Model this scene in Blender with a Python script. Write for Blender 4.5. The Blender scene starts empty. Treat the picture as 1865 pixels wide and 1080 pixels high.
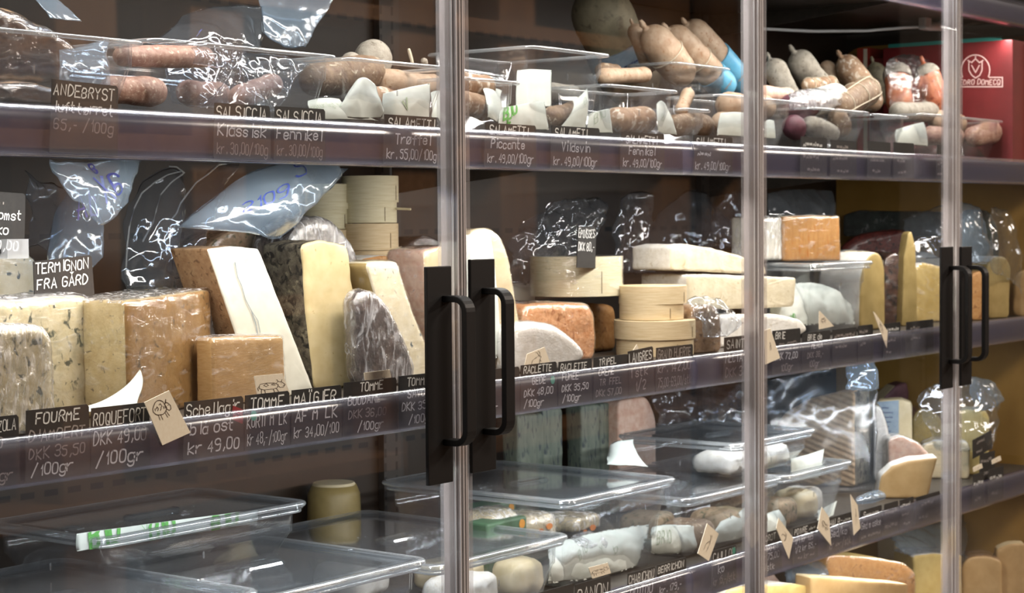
import bpy, bmesh, math, random
from mathutils import Vector, Matrix, noise
S = bpy.context.scene
COL = S.collection
rnd = random.Random(7)
V = Vector

# ------------------------------------------------------------------ camera
CAMP = V((-2.0197, -1.6496, 1.5)); FPX = 3330.5
YAW, PITCH, ROLL = (math.radians(a) for a in (37.4496, -2.3708, -.4566))
FW = V((math.cos(YAW)*math.cos(PITCH), math.sin(YAW)*math.cos(PITCH), math.sin(PITCH)))
_r0 = V((math.sin(YAW), -math.cos(YAW), 0)); _u0 = _r0.cross(FW)
RT = math.cos(ROLL)*_r0 + math.sin(ROLL)*_u0
UP = -math.sin(ROLL)*_r0 + math.cos(ROLL)*_u0
cam_d = bpy.data.cameras.new('camera'); cam = bpy.data.objects.new('camera', cam_d); COL.objects.link(cam)
cam.matrix_world = Matrix(((RT.x, UP.x, -FW.x, CAMP.x), (RT.y, UP.y, -FW.y, CAMP.y), (RT.z, UP.z, -FW.z, CAMP.z), (0, 0, 0, 1)))
cam_d.sensor_width = 36; cam_d.lens = 36*FPX/1865; cam_d.clip_start = .05; cam_d.clip_end = 50
cam_d.dof.use_dof = True; cam_d.dof.focus_distance = 2.35; cam_d.dof.aperture_fstop = 13
S.camera = cam

# ------------------------------------------------------------------ world, exposure, lights
S.view_settings.view_transform = 'Standard'; S.view_settings.look = 'None'
S.view_settings.gamma = 1; S.view_settings.use_curve_mapping = False
S.view_settings.exposure = 0.0
S.cycles.transparent_max_bounces = 48; S.cycles.max_bounces = 10; S.cycles.use_denoising = True
S.cycles.sample_clamp_indirect = 6; S.cycles.caustics_reflective = False; S.cycles.caustics_refractive = False
wd = bpy.data.worlds.new('world'); S.world = wd; wd.use_nodes = True
wd.node_tree.nodes['Background'].inputs[0].default_value = (.50, .36, .26, 1)
wd.node_tree.nodes['Background'].inputs[1].default_value = .10

def area(name, loc, sx, sy, power, col, rot):
    d = bpy.data.lights.new(name, 'AREA'); d.shape = 'RECTANGLE'; d.size = sx; d.size_y = sy; d.energy = power; d.color = col
    o = bpy.data.objects.new(name, d); COL.objects.link(o); o.location = loc; o.rotation_euler = rot; return o
COOL = (1, .955, .90)
# light strips of the cabinet: one under the front of every shelf, one in the canopy behind the doors
area('canopy_led_strip', (.35, .045, 2.12), 3.0, .03, 22, (.93, .97, 1), (math.radians(14), 0, 0))
area('shelf_led_strip', (.55, .10, 1.930), 3.4, .02, 13, COOL, (math.radians(12), 0, 0))
area('shelf_led_strip', (.45, .088, 1.566), 3.2, .02, 12.8, COOL, (math.radians(16), 0, 0))
area('shelf_led_strip', (.45, .088, 1.190), 3.2, .02, 13.2, (.95, .975, 1), (math.radians(16), 0, 0))
area('shelf_led_strip', (.45, .088, .815), 3.2, .02, 9, COOL, (math.radians(16), 0, 0))
area('rack_fill_light', (3.2, -2.2, 2.9), 3.0, .3, 36, (1, .80, .60), (math.radians(-35), 0, 0))  # unseen light added to brighten the rack for its reflection in the doors
# warm ceiling lamps of the shop aisle
for lx in (0.2, 2.4, 4.8):
    area('shop_ceiling_lamp', (lx, -1.9, 2.9), .7, .7, 85, (1, .86, .74), (0, 0, 0))

# ------------------------------------------------------------------ helpers
def lin(h):
    h = h.lstrip('#'); o = []
    for i in (0, 2, 4):
        x = int(h[i:i+2], 16)/255; o.append(x/12.92 if x <= .04045 else ((x+.055)/1.055)**2.4)
    return (*o, 1)
def ray(px, py): return FW*FPX + RT*(px-932.5) - UP*(py-540)
def at(px, py, Y):
    d = ray(px, py); return CAMP + d*((Y-CAMP.y)/d.y)
def onz(px, py, Z):
    d = ray(px, py); return CAMP + d*((Z-CAMP.z)/d.z)
def pmm(P):  # pixels of the photograph per metre at P
    return FPX/((P-CAMP).dot(FW))
class Plane:
    """vertical plane through the point seen at pixel column px at depth Y; a = heading in degrees (0: parallel to the doors)"""
    def __init__(s, px, Y, a=0):
        s.p = at(px, 540, Y); a = math.radians(a); s.d = V((math.cos(a), math.sin(a), 0)); s.n = V((-math.sin(a), math.cos(a), 0))
    def __call__(s, px, py):
        d = ray(px, py); return CAMP + d*((s.p-CAMP).dot(s.n)/d.dot(s.n))
def tag(o, label=None, cat=None, group=None, kind=None):
    for k, v in (('label', label), ('category', cat), ('group', group), ('kind', kind)):
        if v: o[k] = v
    return o
def empty(name, loc, label=None, cat=None, group=None, rz=0, kind=None):
    o = bpy.data.objects.new(name, None); COL.objects.link(o); o.location = loc; o.rotation_euler = (0, 0, rz)
    o.empty_display_size = .05
    return tag(o, label, cat, group, kind)
def mesh(name, vs, fs, mat, parent=None, loc=None, smooth=True, mi=None):
    """vs are world points; parent (unrotated Empty) or loc is taken off"""
    off = V(parent.location) if parent is not None else V(loc or (0, 0, 0))
    if parent is not None and parent.parent is not None: off = off + V(parent.parent.location)
    me = bpy.data.meshes.new(name); me.from_pydata([tuple(V(v)-off) for v in vs], [], fs)
    for m in (mat if isinstance(mat, (list, tuple)) else [mat]): me.materials.append(m)
    if mi: me.polygons.foreach_set('material_index', mi)
    if smooth: me.polygons.foreach_set('use_smooth', [True]*len(me.polygons))
    me.validate(); me.update()
    o = bpy.data.objects.new(name, me); COL.objects.link(o)
    if parent is not None: o.parent = parent
    else: o.location = off
    return o
def fix(o, ang=40):
    bm = bmesh.new(); bm.from_mesh(o.data); bmesh.ops.remove_doubles(bm, verts=bm.verts, dist=1e-6)
    bmesh.ops.recalc_face_normals(bm, faces=bm.faces)
    for e in bm.edges:
        if len(e.link_faces) == 2 and e.calc_face_angle(0) > math.radians(ang): e.smooth = False
    bm.to_mesh(o.data); bm.free(); return o
class MB:
    """collects boxes / tubes / prisms into one mesh"""
    def __init__(s): s.v = []; s.f = []
    def add(s, vs, fs):
        b = len(s.v); s.v += [V(v) for v in vs]; s.f += [tuple(i+b for i in f) for f in fs]; return s
    def box(s, x0, x1, y0, y1, z0, z1):
        vs = [(x, y, z) for x in (x0, x1) for y in (y0, y1) for z in (z0, z1)]
        return s.add(vs, [(0, 1, 3, 2), (4, 6, 7, 5), (0, 4, 5, 1), (2, 3, 7, 6), (0, 2, 6, 4), (1, 5, 7, 3)])
    def ext(s, prof, E):  # closed profile (3D pts) extruded along E
        n = len(prof); E = V(E); vs = [V(p) for p in prof]+[V(p)+E for p in prof]
        fs = [(i, (i+1) % n, n+(i+1) % n, n+i) for i in range(n)]+[tuple(range(n))[::-1], tuple(range(n, 2*n))]
        return s.add(vs, fs)
    def tube(s, pts, r, seg=8, flat=None):
        pts = [V(p) for p in pts]; vs = []; fs = []; n = len(pts)
        for i, p in enumerate(pts):
            t = (pts[min(i+1, n-1)]-pts[max(i-1, 0)]).normalized()
            a = t.cross(V((0, 0, 1)) if abs(t.z) < .9 else V((1, 0, 0))).normalized(); b = t.cross(a)
            rr = r[i] if isinstance(r, (list, tuple)) else r
            for k in range(seg):
                q = 2*math.pi*k/seg; vs.append(p+a*(rr*math.cos(q))+b*(rr*math.sin(q)))
        for i in range(n-1):
            for k in range(seg):
                fs.append((i*seg+k, i*seg+(k+1) % seg, (i+1)*seg+(k+1) % seg, (i+1)*seg+k))
        fs += [tuple(range(seg))[::-1], tuple((n-1)*seg+k for k in range(seg))]
        return s.add(vs, fs)
    def lathe(s, c, prof, seg=48, wob=None):  # prof: (r, z) from bottom axis to top axis
        c = V(c); vs = []; fs = []; n = len(prof)
        for r, z in prof:
            for k in range(seg):
                q = 2*math.pi*k/seg; p = V((r*math.cos(q), r*math.sin(q), z)); vs.append(c+(p*wob(p) if wob else p))
        for i in range(n-1):
            for k in range(seg): fs.append((i*seg+k, i*seg+(k+1) % seg, (i+1)*seg+(k+1) % seg, (i+1)*seg+k))
        fs += [tuple(range(seg))[::-1], tuple((n-1)*seg+k for k in range(seg))]
        return s.add(vs, fs)
    def build(s, name, mat, parent=None, loc=None, smooth=False, ang=40, bevel=0):
        o = mesh(name, s.v, s.f, mat, parent, loc, smooth); fix(o, ang)
        if bevel:
            m = o.modifiers.new('bevel', 'BEVEL'); m.width = bevel; m.segments = 2; m.limit_method = 'ANGLE'
        return o

# ------------------------------------------------------------------ materials
MATS = {}
class N:
    def __init__(s, m): s.t = m.node_tree; s.n = s.t.nodes
    def __call__(s, typ, ins=None, **kw):
        nd = s.n.new('ShaderNode'+typ)
        for k, v in kw.items(): setattr(nd, k, v)
        for k, v in (ins or {}).items():
            if hasattr(v, 'is_output'): s.t.links.new(v, nd.inputs[k])
            else: nd.inputs[k].default_value = v
        return nd
    def ramp(s, fac, a, b):
        return s('MapRange', {0: fac, 1: a, 2: b, 3: 0., 4: 1.}).outputs[0]
    def mixc(s, fac, a, b):
        nd = s('Mix', data_type='RGBA', blend_type='MIX')
        for i, v in ((0, fac), (6, a), (7, b)):
            if hasattr(v, 'is_output'): s.t.links.new(v, nd.inputs[i])
            else: nd.inputs[i].default_value = v
        return nd.outputs[2]
def newmat(name):
    m = bpy.data.materials.new(name); m.use_nodes = True; m.node_tree.nodes.clear(); MATS[name] = m; return m, N(m)
def M(name, c1, c2=None, rough=.5, ns=14, thr=(.35, .65), c3=None, ns3=45, thr3=(.60, .66), bump=0., bs=70, metal=0., stretch=(1, 1, 1), spec=.5, bd=.0022, c4=None, ns4=9, thr4=(.6, .7), sss=0, coat=0, wave=None):
    m, n = newmat(name)
    co = n('TexCoord').outputs['Object']; mp = n('Mapping', {0: co, 3: stretch}).outputs[0]
    col = lin(c1)
    if c2:
        f = n('TexNoise', {'Vector': mp, 'Scale': ns*3.5, 'Detail': 6., 'Roughness': .6}).outputs[0]
        col = n.mixc(n.ramp(f, *thr), lin(c1), lin(c2))
    if c4:
        f = n('TexNoise', {'Vector': mp, 'Scale': ns4*3.5, 'Detail': 4.}).outputs[0]
        col = n.mixc(n.ramp(f, *thr4), col, lin(c4))
    if c3:
        f = n('TexNoise', {'Vector': mp, 'Scale': ns3*3., 'Detail': 3., 'Distortion': .6}).outputs[0]
        col = n.mixc(n.ramp(f, *thr3), col, lin(c3))
    b = n('BsdfPrincipled', {'Base Color': col, 'Roughness': rough, 'Metallic': metal, 'Specular IOR Level': spec, 'Coat Weight': float(coat), 'Coat Roughness': .12})
    if sss: b.inputs['Subsurface Weight'].default_value = sss; b.inputs['Subsurface Scale'].default_value = .01; b.inputs['Subsurface Radius'].default_value = (1, .7, .4)
    if bump:
        h = n('TexNoise', {'Vector': mp, 'Scale': bs*4., 'Detail': 5., 'Roughness': .65}).outputs[0]
        if wave:
            w = n('TexWave', {'Vector': n('Mapping', {0: co, 2: wave[1]}).outputs[0], 'Scale': float(wave[0]), 'Distortion': 1.2, 'Detail': 2.}).outputs[1]
            h = n('Math', {0: w, 1: h}, operation='ADD').outputs[0]
        n.t.links.new(n('Bump', {'Strength': float(bump), 'Distance': float(bd), 'Height': h}).outputs[0], b.inputs['Normal'])
    n.t.links.new(b.outputs[0], n('OutputMaterial').inputs[0]); return m
def clear(name, tint=(1, 1, 1), rough=.04, f0=.04, haze=0., hcol=(.8, .85, .9), bump=0., bs=40, painted_glint=0., stretch=(1, 1, 1), gain=1., thr=(.48, .72)):
    """thin clear plastic or glass: see-through, mirror-like by Fresnel, with an optional milky share"""
    m, n = newmat(name)
    co = n('TexCoord').outputs['Object']; mp = n('Mapping', {0: co, 3: stretch}).outputs[0]
    g = n('NewGeometry'); nor = g.outputs['Normal']; nz = None
    if bump:
        nz = n('TexNoise', {'Vector': mp, 'Scale': bs*3.2, 'Detail': 4., 'Roughness': .6, 'Distortion': .8}).outputs[0]
        rd = n('Math', {0: nz, 1: .5}, operation='SUBTRACT').outputs[0]; rd = n('Math', {0: rd}, operation='ABSOLUTE').outputs[0]
        nor = n('Bump', {'Strength': float(bump), 'Distance': .006, 'Height': rd}).outputs[0]
    d = n('VectorMath', {0: g.outputs['Incoming'], 1: nor}, operation='DOT_PRODUCT').outputs['Value']
    d = n('Math', {0: d}, operation='ABSOLUTE').outputs[0]
    d = n('Math', {0: 1., 1: d}, operation='SUBTRACT', use_clamp=True).outputs[0]
    d = n('Math', {0: d, 1: 5.}, operation='POWER').outputs[0]
    fr = n('Math', {0: d, 1: (1-f0)*gain, 2: f0*gain}, operation='MULTIPLY_ADD', use_clamp=True).outputs[0]
    tr = n('BsdfTransparent', {0: (*tint, 1)}); gl = n('BsdfGlossy', {'Color': (1, 1, 1, 1), 'Roughness': rough})
    if bump: n.t.links.new(nor, gl.inputs['Normal'])
    out = n('MixShader', {0: fr, 1: tr.outputs[0], 2: gl.outputs[0]})
    if haze:
        df = n('BsdfDiffuse', {0: (*hcol, 1)}); tl = n('BsdfTranslucent', {0: (*hcol, 1)})
        if bump: n.t.links.new(nor, df.inputs['Normal'])
        hz = n('MixShader', {0: .4, 1: df.outputs[0], 2: tl.outputs[0]})
        fac = haze
        if painted_glint:
            f = n('TexNoise', {'Vector': mp, 'Scale': bs*2.2, 'Detail': 5., 'Distortion': 1.5}).outputs[0]  # whitish noise patches paint highlights of the film into its colour
            f = n.ramp(f, *thr); fac = n('Math', {0: f, 1: painted_glint, 2: haze}, operation='MULTIPLY_ADD', use_clamp=True).outputs[0]
        out = n('MixShader', {0: fac, 1: out.outputs[0], 2: hz.outputs[0]})
    n.t.links.new(out.outputs[0], n('OutputMaterial').inputs[0]); return m

GLASS = clear('door_glass', (.97, .975, .97), .0, .035)
POLY = clear('clear_polycarbonate', (.985, .99, .995), .06, .05, haze=.02, hcol=(.75, .82, .9), gain=1.3)
POLYRIM = clear('clear_rim_plastic', (.95, .97, .98), .12, .08, haze=.17, hcol=(.86, .90, .94), gain=2.2)  # milky share paints the bright edge glow of rims and lid borders
LIDM = clear('clear_lid_plastic', (.97, .98, .99), .09, .06, haze=.055, hcol=(.42, .47, .52), gain=1.5)
COVER = clear('clear_rail_cover', (.95, .95, .98), .17, .06, haze=.05, hcol=(.50, .50, .68), gain=1.1)
FILM = clear('cling_film', (.99, .99, 1), .10, .07, haze=.012, hcol=(.95, .96, 1), bump=.42, bs=15, painted_glint=.30, thr=(.57, .74), stretch=(.55, 1, 1.7), gain=1.5)
FILMH = clear('crumpled_cling_film', (.98, .98, 1), .16, .09, haze=.04, hcol=(.96, .96, 1), bump=.8, bs=22, painted_glint=.62, thr=(.49, .70), stretch=(1.6, 1, .5), gain=2.)
BAG = clear('vacuum_bag_plastic', (.93, .96, 1), .09, .045, haze=.03, hcol=(.62, .72, .82), bump=.12, bs=4, painted_glint=.03, gain=1.4)
BAGM = clear('milky_bag_plastic', (.85, .92, 1), .16, .05, haze=.15, hcol=(.48, .60, .72), bump=.06, bs=3, painted_glint=.05, gain=1.2)
BAGC = clear('loose_clear_bag', (.95, .97, 1), .2, .03, haze=.035, hcol=(.62, .72, .82), gain=1.2)
GASKET = clear('clear_gasket', (.95, .94, .94), .05, .08, haze=.10, hcol=(.82, .78, .78), gain=1.5)
METAL = M('brushed_aluminium', '#a89e9c', '#bcb2b0', .35, 40, metal=.15, stretch=(60, 60, .5), bump=.05)
CHROME = M('bright_trim', '#eeeced', rough=.2, metal=.25)
BLACKM = M('black_powder_coat', '#080707', '#0c0a0a', .5, 60, spec=.3, bump=.03, bs=300)
DARKP = M('dark_aubergine_plate', '#272436', '#2f2b40', .35, 9, coat=.2)
SHELFM = M('grey_shelf_steel', '#37332f', '#45403a', .45, 20, bump=.04)
CARD = M('chalkboard_card', '#191716', '#24211f', .62, 50, bump=.05, bs=200)
CREAM = M('cream_card_stock', '#eadcc4', '#f1e6d2', .75, 60)
INK = M('white_chalk_ink', '#d9dad8', '#f0f0ee', .8, 200)
PALEINK = M('faded_chalk_ink', '#8d8683', '#a59d98', .8, 200)
DRAWN = M('brown_pen_ink', '#4d3a2c', rough=.8)
GREENDOT = M('green_sticker', '#4fae93', rough=.5)
REDM = M('red_sticker', '#8e2230', rough=.5)
PAPER = M('white_greaseproof_paper', '#c6cfca', '#d6dbd7', .7, 6, bump=.08, bs=30)
GREENP = M('green_print', '#4f9b45', '#69ad5c', .7, 90, thr=(.3, .7))
PALEGREEN = M('pale_green_print', '#9fb09a', rough=.7)
BLUEINK = M('blue_marker_ink', '#26336e', rough=.5)
WOOD = M('poplar_veneer', '#c6b08a', '#d6c4a2', .6, 9, stretch=(1, 1, 14), bump=.1, bs=40)
WOODP = M('pale_poplar_veneer', '#cfc6a4', '#dcd6ba', .6, 9, stretch=(1, 1, 14), bump=.1, bs=40)
SEAM = M('dark_seam', '#57452c', rough=.8)

# cheese, rind and meat
def K(n, *a, **k): return M(n, *a, **k)
P_BLUE = K('blue_veined_paste', '#cdbf97', '#ddd3b4', .45, 18, c3='#46524a', ns3=24, thr3=(.58, .66), bump=.35, bs=55, c4='#b9b294', ns4=12, thr4=(.5, .7))
P_BLUE2 = K('pale_blue_veined_paste', '#d8ccab', '#e8e0c8', .42, 12, c3='#5d6a70', ns3=26, thr3=(.65, .70), bump=.2, bs=40)
P_ROQ = K('amber_paste_with_mould', '#906c3e', '#a17e4c', .4, 9, c3='#4f4029', ns3=20, thr3=(.60, .70), bump=.3, bs=45)
P_ROQL = K('pale_mouldy_side_paste', '#bda674', '#d0bd90', .45, 16, c3='#726750', ns3=34, thr3=(.62, .7), bump=.35, bs=50)
P_WHITE = K('white_paste', '#d3d1c3', '#dedccf', .4, 12, bump=.08, bs=60)
P_CREAM = K('cream_paste', '#bba97e', '#c8b890', .42, 10, c3='#9c8452', ns3=60, thr3=(.70, .74), bump=.12, bs=60)
P_PALE = K('pale_cream_paste', '#d6c49c', '#e2d3b2', .45, 10, bump=.08, bs=60)
P_OCH = K('ochre_paste', '#94804f', '#a5905e', .45, 8, bump=.1, bs=50)
P_YEL = K('yellow_paste', '#b89f5e', '#c8b276', .42, 8, bump=.08, bs=50)
P_TAN = K('tan_paste', '#a98a5c', '#b99b6e', .45, 8, bump=.1, bs=50)
R_BROWN = K('brown_rind', '#8d6b4c', '#a98a68', .62, 24, c3='#6b4f36', ns3=40, thr3=(.58, .66), bump=.4, bs=90)
R_GREY = K('mouldy_grey_rind', '#4c443a', '#7d7463', .7, 16, c3='#2c2823', ns3=26, thr3=(.52, .62), c4='#938a74', ns4=40, thr4=(.6, .7), bump=1., bs=60)
R_DARK = K('charcoal_rind', '#3a3130', '#584c49', .55, 14, c3='#231d1d', ns3=25, thr3=(.55, .65), bump=.7, bs=50)
R_WHITE = K('bloomy_white_rind', '#dcd8d0', '#eceae6', .7, 25, bump=.45, bs=70, c3='#c2b79f', ns3=22, thr3=(.64, .75))
R_ORANGE = K('orange_washed_rind', '#bd7f4f', '#d9a67a', .45, 22, c3='#9c5f36', ns3=26, thr3=(.58, .68), bump=.8, bs=45)
R_RUST = K('tan_washed_rind', '#a5743f', '#b98c58', .5, 22, c3='#86582e', ns3=26, thr3=(.58, .68), bump=.7, bs=45)
R_CLOTH = K('cloth_bound_rind', '#a88350', '#b89564', .7, 30, bump=.13, bs=160, stretch=(1, 1, 6), wave=(150, (0, 1.57, 0)))
R_BASKET = K('basket_marked_rind', '#b89269', '#cba981', .7, 20, bump=1., bs=60, bd=.0022, wave=(24, (0, 1.35, .3)))
R_MOULD = K('speckled_mould_rind', '#8f7a60', '#b09a80', .8, 20, c3='#5a5f48', ns3=30, thr3=(.56, .66), bump=.9, bs=55)
R_DKBROWN = K('dark_brown_mottled_rind', '#4a3028', '#6e4b3a', .5, 14, c3='#1d1310', ns3=20, thr3=(.5, .6), bump=.9, bs=40, coat=.3)
P_BRIE = K('pale_brie_side', '#c9bea2', '#d8cfb8', .55, 14, c3='#b3a483', ns3=20, thr3=(.6, .72), bump=.35, bs=40)
R_PINK = K('pink_washed_rind', '#c9a08c', '#dfc3b2', .5, 20, bump=.3)
R_ANNATTO = K('annatto_rind', '#976a34', '#a97d48', .45, 20, c3='#9a5c12', ns3=30, thr3=(.58, .66), stretch=(3, 3, .4), bump=.4, bs=60)
R_GREEN = K('dark_green_wax', '#232b29', '#3a4541', .35, 14, bump=.4, bs=30)
R_PURPLE = K('purple_wine_rind', '#54303c', '#6d4450', .5, 14, bump=.3)
P_SLATE = K('blue_green_marbled_paste', '#626d62', '#7b8375', .5, 10, c3='#39444a', ns3=22, thr3=(.56, .66), bump=.3, stretch=(2, 2, .5))
S_GREY = K('grey_mould_salami_skin', '#8a847a', '#a8a297', .75, 18, c3='#6d655a', ns3=40, thr3=(.58, .7), bump=.7, bs=60)
S_BROWN = K('brown_salami_skin', '#6b5442', '#8d765f', .6, 20, c3='#c9bda8', ns3=34, thr3=(.60, .72), bump=.9, bs=50)
S_TAN = K('tan_salami_skin', '#a58a72', '#bda790', .55, 16, c3='#8f6745', ns3=30, thr3=(.6, .7), bump=.5, bs=50)
S_PINK = K('coarse_pink_salami', '#9c7264', '#bd9a8a', .45, 34, c3='#dcc4b2', ns3=60, thr3=(.58, .68), bump=.4, bs=60)
S_FLOUR = K('floury_brown_salami_skin', '#86664c', '#b0947a', .7, 12, c3='#e0d6c8', ns3=26, thr3=(.55, .68), bump=.7, bs=40)
S_OLIVE = K('olive_grey_salami_skin', '#77705c', '#8d866f', .6, 9, c3='#5d5646', ns3=16, thr3=(.56, .7), bump=.4, bs=40)
S_PAPRIKA = K('paprika_red_sausage', '#a6573a', '#c27a58', .45, 14, c3='#7e3a26', ns3=24, thr3=(.6, .7), bump=.4, bs=40, coat=.3)
S_DARKRED = K('dark_red_salami', '#4a1f1e', '#7c3a34', .4, 26, c3='#1f0f10', ns3=30, thr3=(.56, .64), bump=.8, bs=40, coat=.4)
DUCK = K('dark_duck_meat', '#2a201c', '#4a382e', .3, 14, bump=.4, bs=30, coat=.6)
FAT = K('duck_fat', '#b98a5a', '#d2ae84', .35, 14, bump=.3, bs=30, coat=.4)
TWINE = M('butcher_twine', '#cfc6b2', rough=.9, bump=.3, bs=400)
BLUELAB = M('pale_blue_label', '#8fa4b8', '#a6b6c4', .5, 20)
CYAN = M('bright_blue_label', '#4f9fc8', '#69b2d6', .45, 12)
YELLOW = M('ochre_yellow_panel', '#a07a34', '#a9833e', .55, 5)
REDBOX = M('dark_red_carton', '#6a161b', '#751c21', .5, 6)
REDINK = M('pale_pink_print', '#f0cfca', rough=.6)
WHITEP = M('white_plastic', '#d5dade', rough=.4)
TEAL = M('teal_print', '#2f8f86', rough=.5)
BACKM = M('dark_back_lining', '#2c2722', '#352f29', .5, 4, bump=.03)

# ------------------------------------------------------------------ builders
def rnoise(p, s, o=0.): return noise.noise(V((p.x*s+o, p.y*s+o*.7, p.z*s-o)))
def fbm(p, s, o=0.): return rnoise(p, s, o)*.6+rnoise(p, s*2.1, o+3)*.3+rnoise(p, s*4.3, o+9)*.16
def resample(poly, r, h):
    """round the corners of a closed 2-D outline and resample it"""
    n = len(poly); out = []
    for i in range(n):
        p, a, b = V(poly[i]), V(poly[i-1]), V(poly[(i+1) % n])
        la, lb = (a-p).length, (b-p).length; q = min(r, .45*la, .45*lb)
        p0, p1 = p+(a-p)*(q/max(la, 1e-9)), p+(b-p)*(q/max(lb, 1e-9))
        for t in (0, .25, .5, .75, 1): out.append((1-t)**2*p0+2*t*(1-t)*p+t*t*p1)
    res = []; m = len(out)
    for i in range(m):
        a, b = out[i], out[(i+1) % m]; k = max(1, int((b-a).length/h))
        for j in range(k): res.append(a+(b-a)*(j/k))
    return [p for i, p in enumerate(res) if (p-res[i-1]).length > h*.12]
def shell(vs, fs, off, amp, sc, seed):
    bm = bmesh.new()
    for v in vs: bm.verts.new(v)
    bm.verts.ensure_lookup_table()
    for f in fs:
        try: bm.faces.new([bm.verts[i] for i in f])
        except ValueError: pass
    bmesh.ops.recalc_face_normals(bm, faces=bm.faces); bm.normal_update()
    o = [v.co+v.normal*(off+amp*abs(fbm(v.co, sc, seed))) for v in bm.verts]
    bm.free(); return o
def displace(vs, fs, amp, sc, seed, flat=0):
    bm = bmesh.new()
    for v in vs: bm.verts.new(v)
    bm.verts.ensure_lookup_table()
    for f in fs:
        try: bm.faces.new([bm.verts[i] for i in f])
        except ValueError: pass
    bmesh.ops.recalc_face_normals(bm, faces=bm.faces); bm.normal_update()
    nv = len(bm.verts); o = [v.co+v.normal*(amp*(.25 if (i < flat or i == nv-2) else 1)*fbm(v.co, sc, seed)) for i, v in enumerate(bm.verts)]; bm.free(); return o
def sub(name, vs, fs, keep, mat, root):
    idx = {}; nv = []; nf = []
    for f, k in zip(fs, keep):
        if not k: continue
        g = []
        for i in f:
            if i not in idx: idx[i] = len(nv); nv.append(vs[i])
            g.append(idx[i])
        nf.append(g)
    return mesh(name, nv, nf, mat, root) if nf else None
SEED = [0]
ZT, ZM, ZB, ZD = 1.6275, 1.2520, .8760, .5200      # tops of the shelves
def cheese(name, label, cat, pl, outline, depth, front, rind=None, zone='side', zb=ZM, r=.008, rb=.006, amp=.0012, nsc=45, film=None, fzone=None, film2=None, fzone2=('top',), skew=0., taper=1., group=None, h=.006, lean=0.):
    """solid cut from an outline seen in a vertical plane; the front is paste, the zones named carry the rind"""
    SEED[0] += 7.3; sd = SEED[0]
    P2 = []
    for (x, y) in outline:
        if y is None:
            P = pl(x, 600); P = pl.p+pl.d*((P-pl.p).dot(pl.d)); P2.append(V(((P-pl.p).dot(pl.d), zb)))
        else:
            P = pl(x, y); P2.append(V(((P-pl.p).dot(pl.d), max(P.z, zb))))
    area2 = sum(P2[i-1].x*P2[i].y-P2[i].x*P2[i-1].y for i in range(len(P2)))
    if area2 < 0: P2.reverse()
    ol = resample(P2, r, h); n = len(ol)
    c = sum(ol, V((0, 0)))/n; zmin = min(p.y for p in ol)
    rb = min(rb, depth*.4)
    rings = []     # (inset function, y)
    K = max(4, int(min((p-c).length for p in ol)/h))
    def ring(t=None, ins=0., y=0.):
        o = []
        for p in ol:
            L = (p-c).length; q = p+(c-p)/L*min(ins, L*.9)
            if t is not None: q = c+(q-c)*t
            u = y/depth; q = V((c.x+(q.x-c.x)*(1+(taper-1)*u), zmin+(q.y-zmin)*(1+(taper-1)*u)))
            P = pl.p+pl.d*(q.x+skew*u)+pl.n*(y+lean*(q.y-zmin)); P.z = q.y; o.append(P)
        return o
    zones = []
    for k in range(1, K+1): rings.append(ring(k/(K+1), rb, 0)); zones.append('front')
    for a in (0, 30, 60): rings.append(ring(None, rb*(1-math.sin(math.radians(a))), rb*(1-math.cos(math.radians(a))))); zones.append('front' if a < 40 else 'side')
    m = max(2, int((depth-2*rb)/max(h, depth/24)))
    for k in range(m+1): rings.append(ring(None, 0, rb+(depth-2*rb)*k/m)); zones.append('side')
    for a in (60, 30, 0): rings.append(ring(None, rb*(1-math.sin(math.radians(a))), depth-rb*(1-math.cos(math.radians(a))))); zones.append('side')
    for k in range(3, 0, -1): rings.append(ring(k/4, rb, depth)); zones.append('back')
    vs = [p for R in rings for p in R]; fs = []; zf = []
    for i in range(len(rings)-1):
        for k in range(n):
            fs.append((i*n+k, i*n+(k+1) % n, (i+1)*n+(k+1) % n, (i+1)*n+k)); zf.append(zones[i+1] if zones[i] != 'front' else 'front')
    vs.append(sum(rings[0], V())/n); fs += [(len(vs)-1, (k+1) % n, k) for k in range(n)]; zf += ['front']*n
    vs.append(sum(rings[-1], V())/n); b = (len(rings)-1)*n; fs += [(len(vs)-1, b+k, b+(k+1) % n) for k in range(n)]; zf += ['back']*n
    vs = displace(vs, fs, amp, nsc, sd, (K-1)*n if front is not rind else (K//2)*n)
    for v in vs: v.z = max(v.z, zb+.0006)
    cen = sum(vs, V())/len(vs)
    root = empty(name, (cen.x, cen.y, zb), label, cat, group)
    def inz(f, z, zs):
        if z == 'side' or z == 'back':
            if 'side' in zs: return z == 'side' or 'back' in zs
            a, bq, d = (vs[f[0]], vs[f[1]], vs[f[2]]); nn = (bq-a).cross(d-a)
            mid = (a+d)/2-cen
            if nn.dot(mid) < 0: nn = -nn
            if nn.length == 0: return False
            nn.normalize(); s = nn.dot(pl.d)
            return ('left' in zs and s < -.5) or ('right' in zs and s > .5) or ('top' in zs and nn.z > .5) or ('back' in zs and z == 'back')
        return z in zs
    if rind is None:
        mesh('paste', vs, fs, front, root)
    else:
        kr = [inz(f, z, zone) for f, z in zip(fs, zf)]
        sub('paste', vs, fs, [not k for k in kr], front, root); sub('rind', vs, fs, kr, rind, root)
    if film:
        sv = shell(vs, fs, .0012, .006 if film is FILMH else .003, 28, sd+2)
        for v in sv: v.z = max(v.z, zb+.0004)
        kf = [inz(f, z, fzone) for f, z in zip(fs, zf)] if fzone else [True]*len(fs)
        sub('cling_film', sv, fs, kf, film, root)
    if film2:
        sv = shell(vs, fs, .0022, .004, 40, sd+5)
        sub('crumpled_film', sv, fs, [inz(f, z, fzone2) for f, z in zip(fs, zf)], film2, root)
    return root
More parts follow.
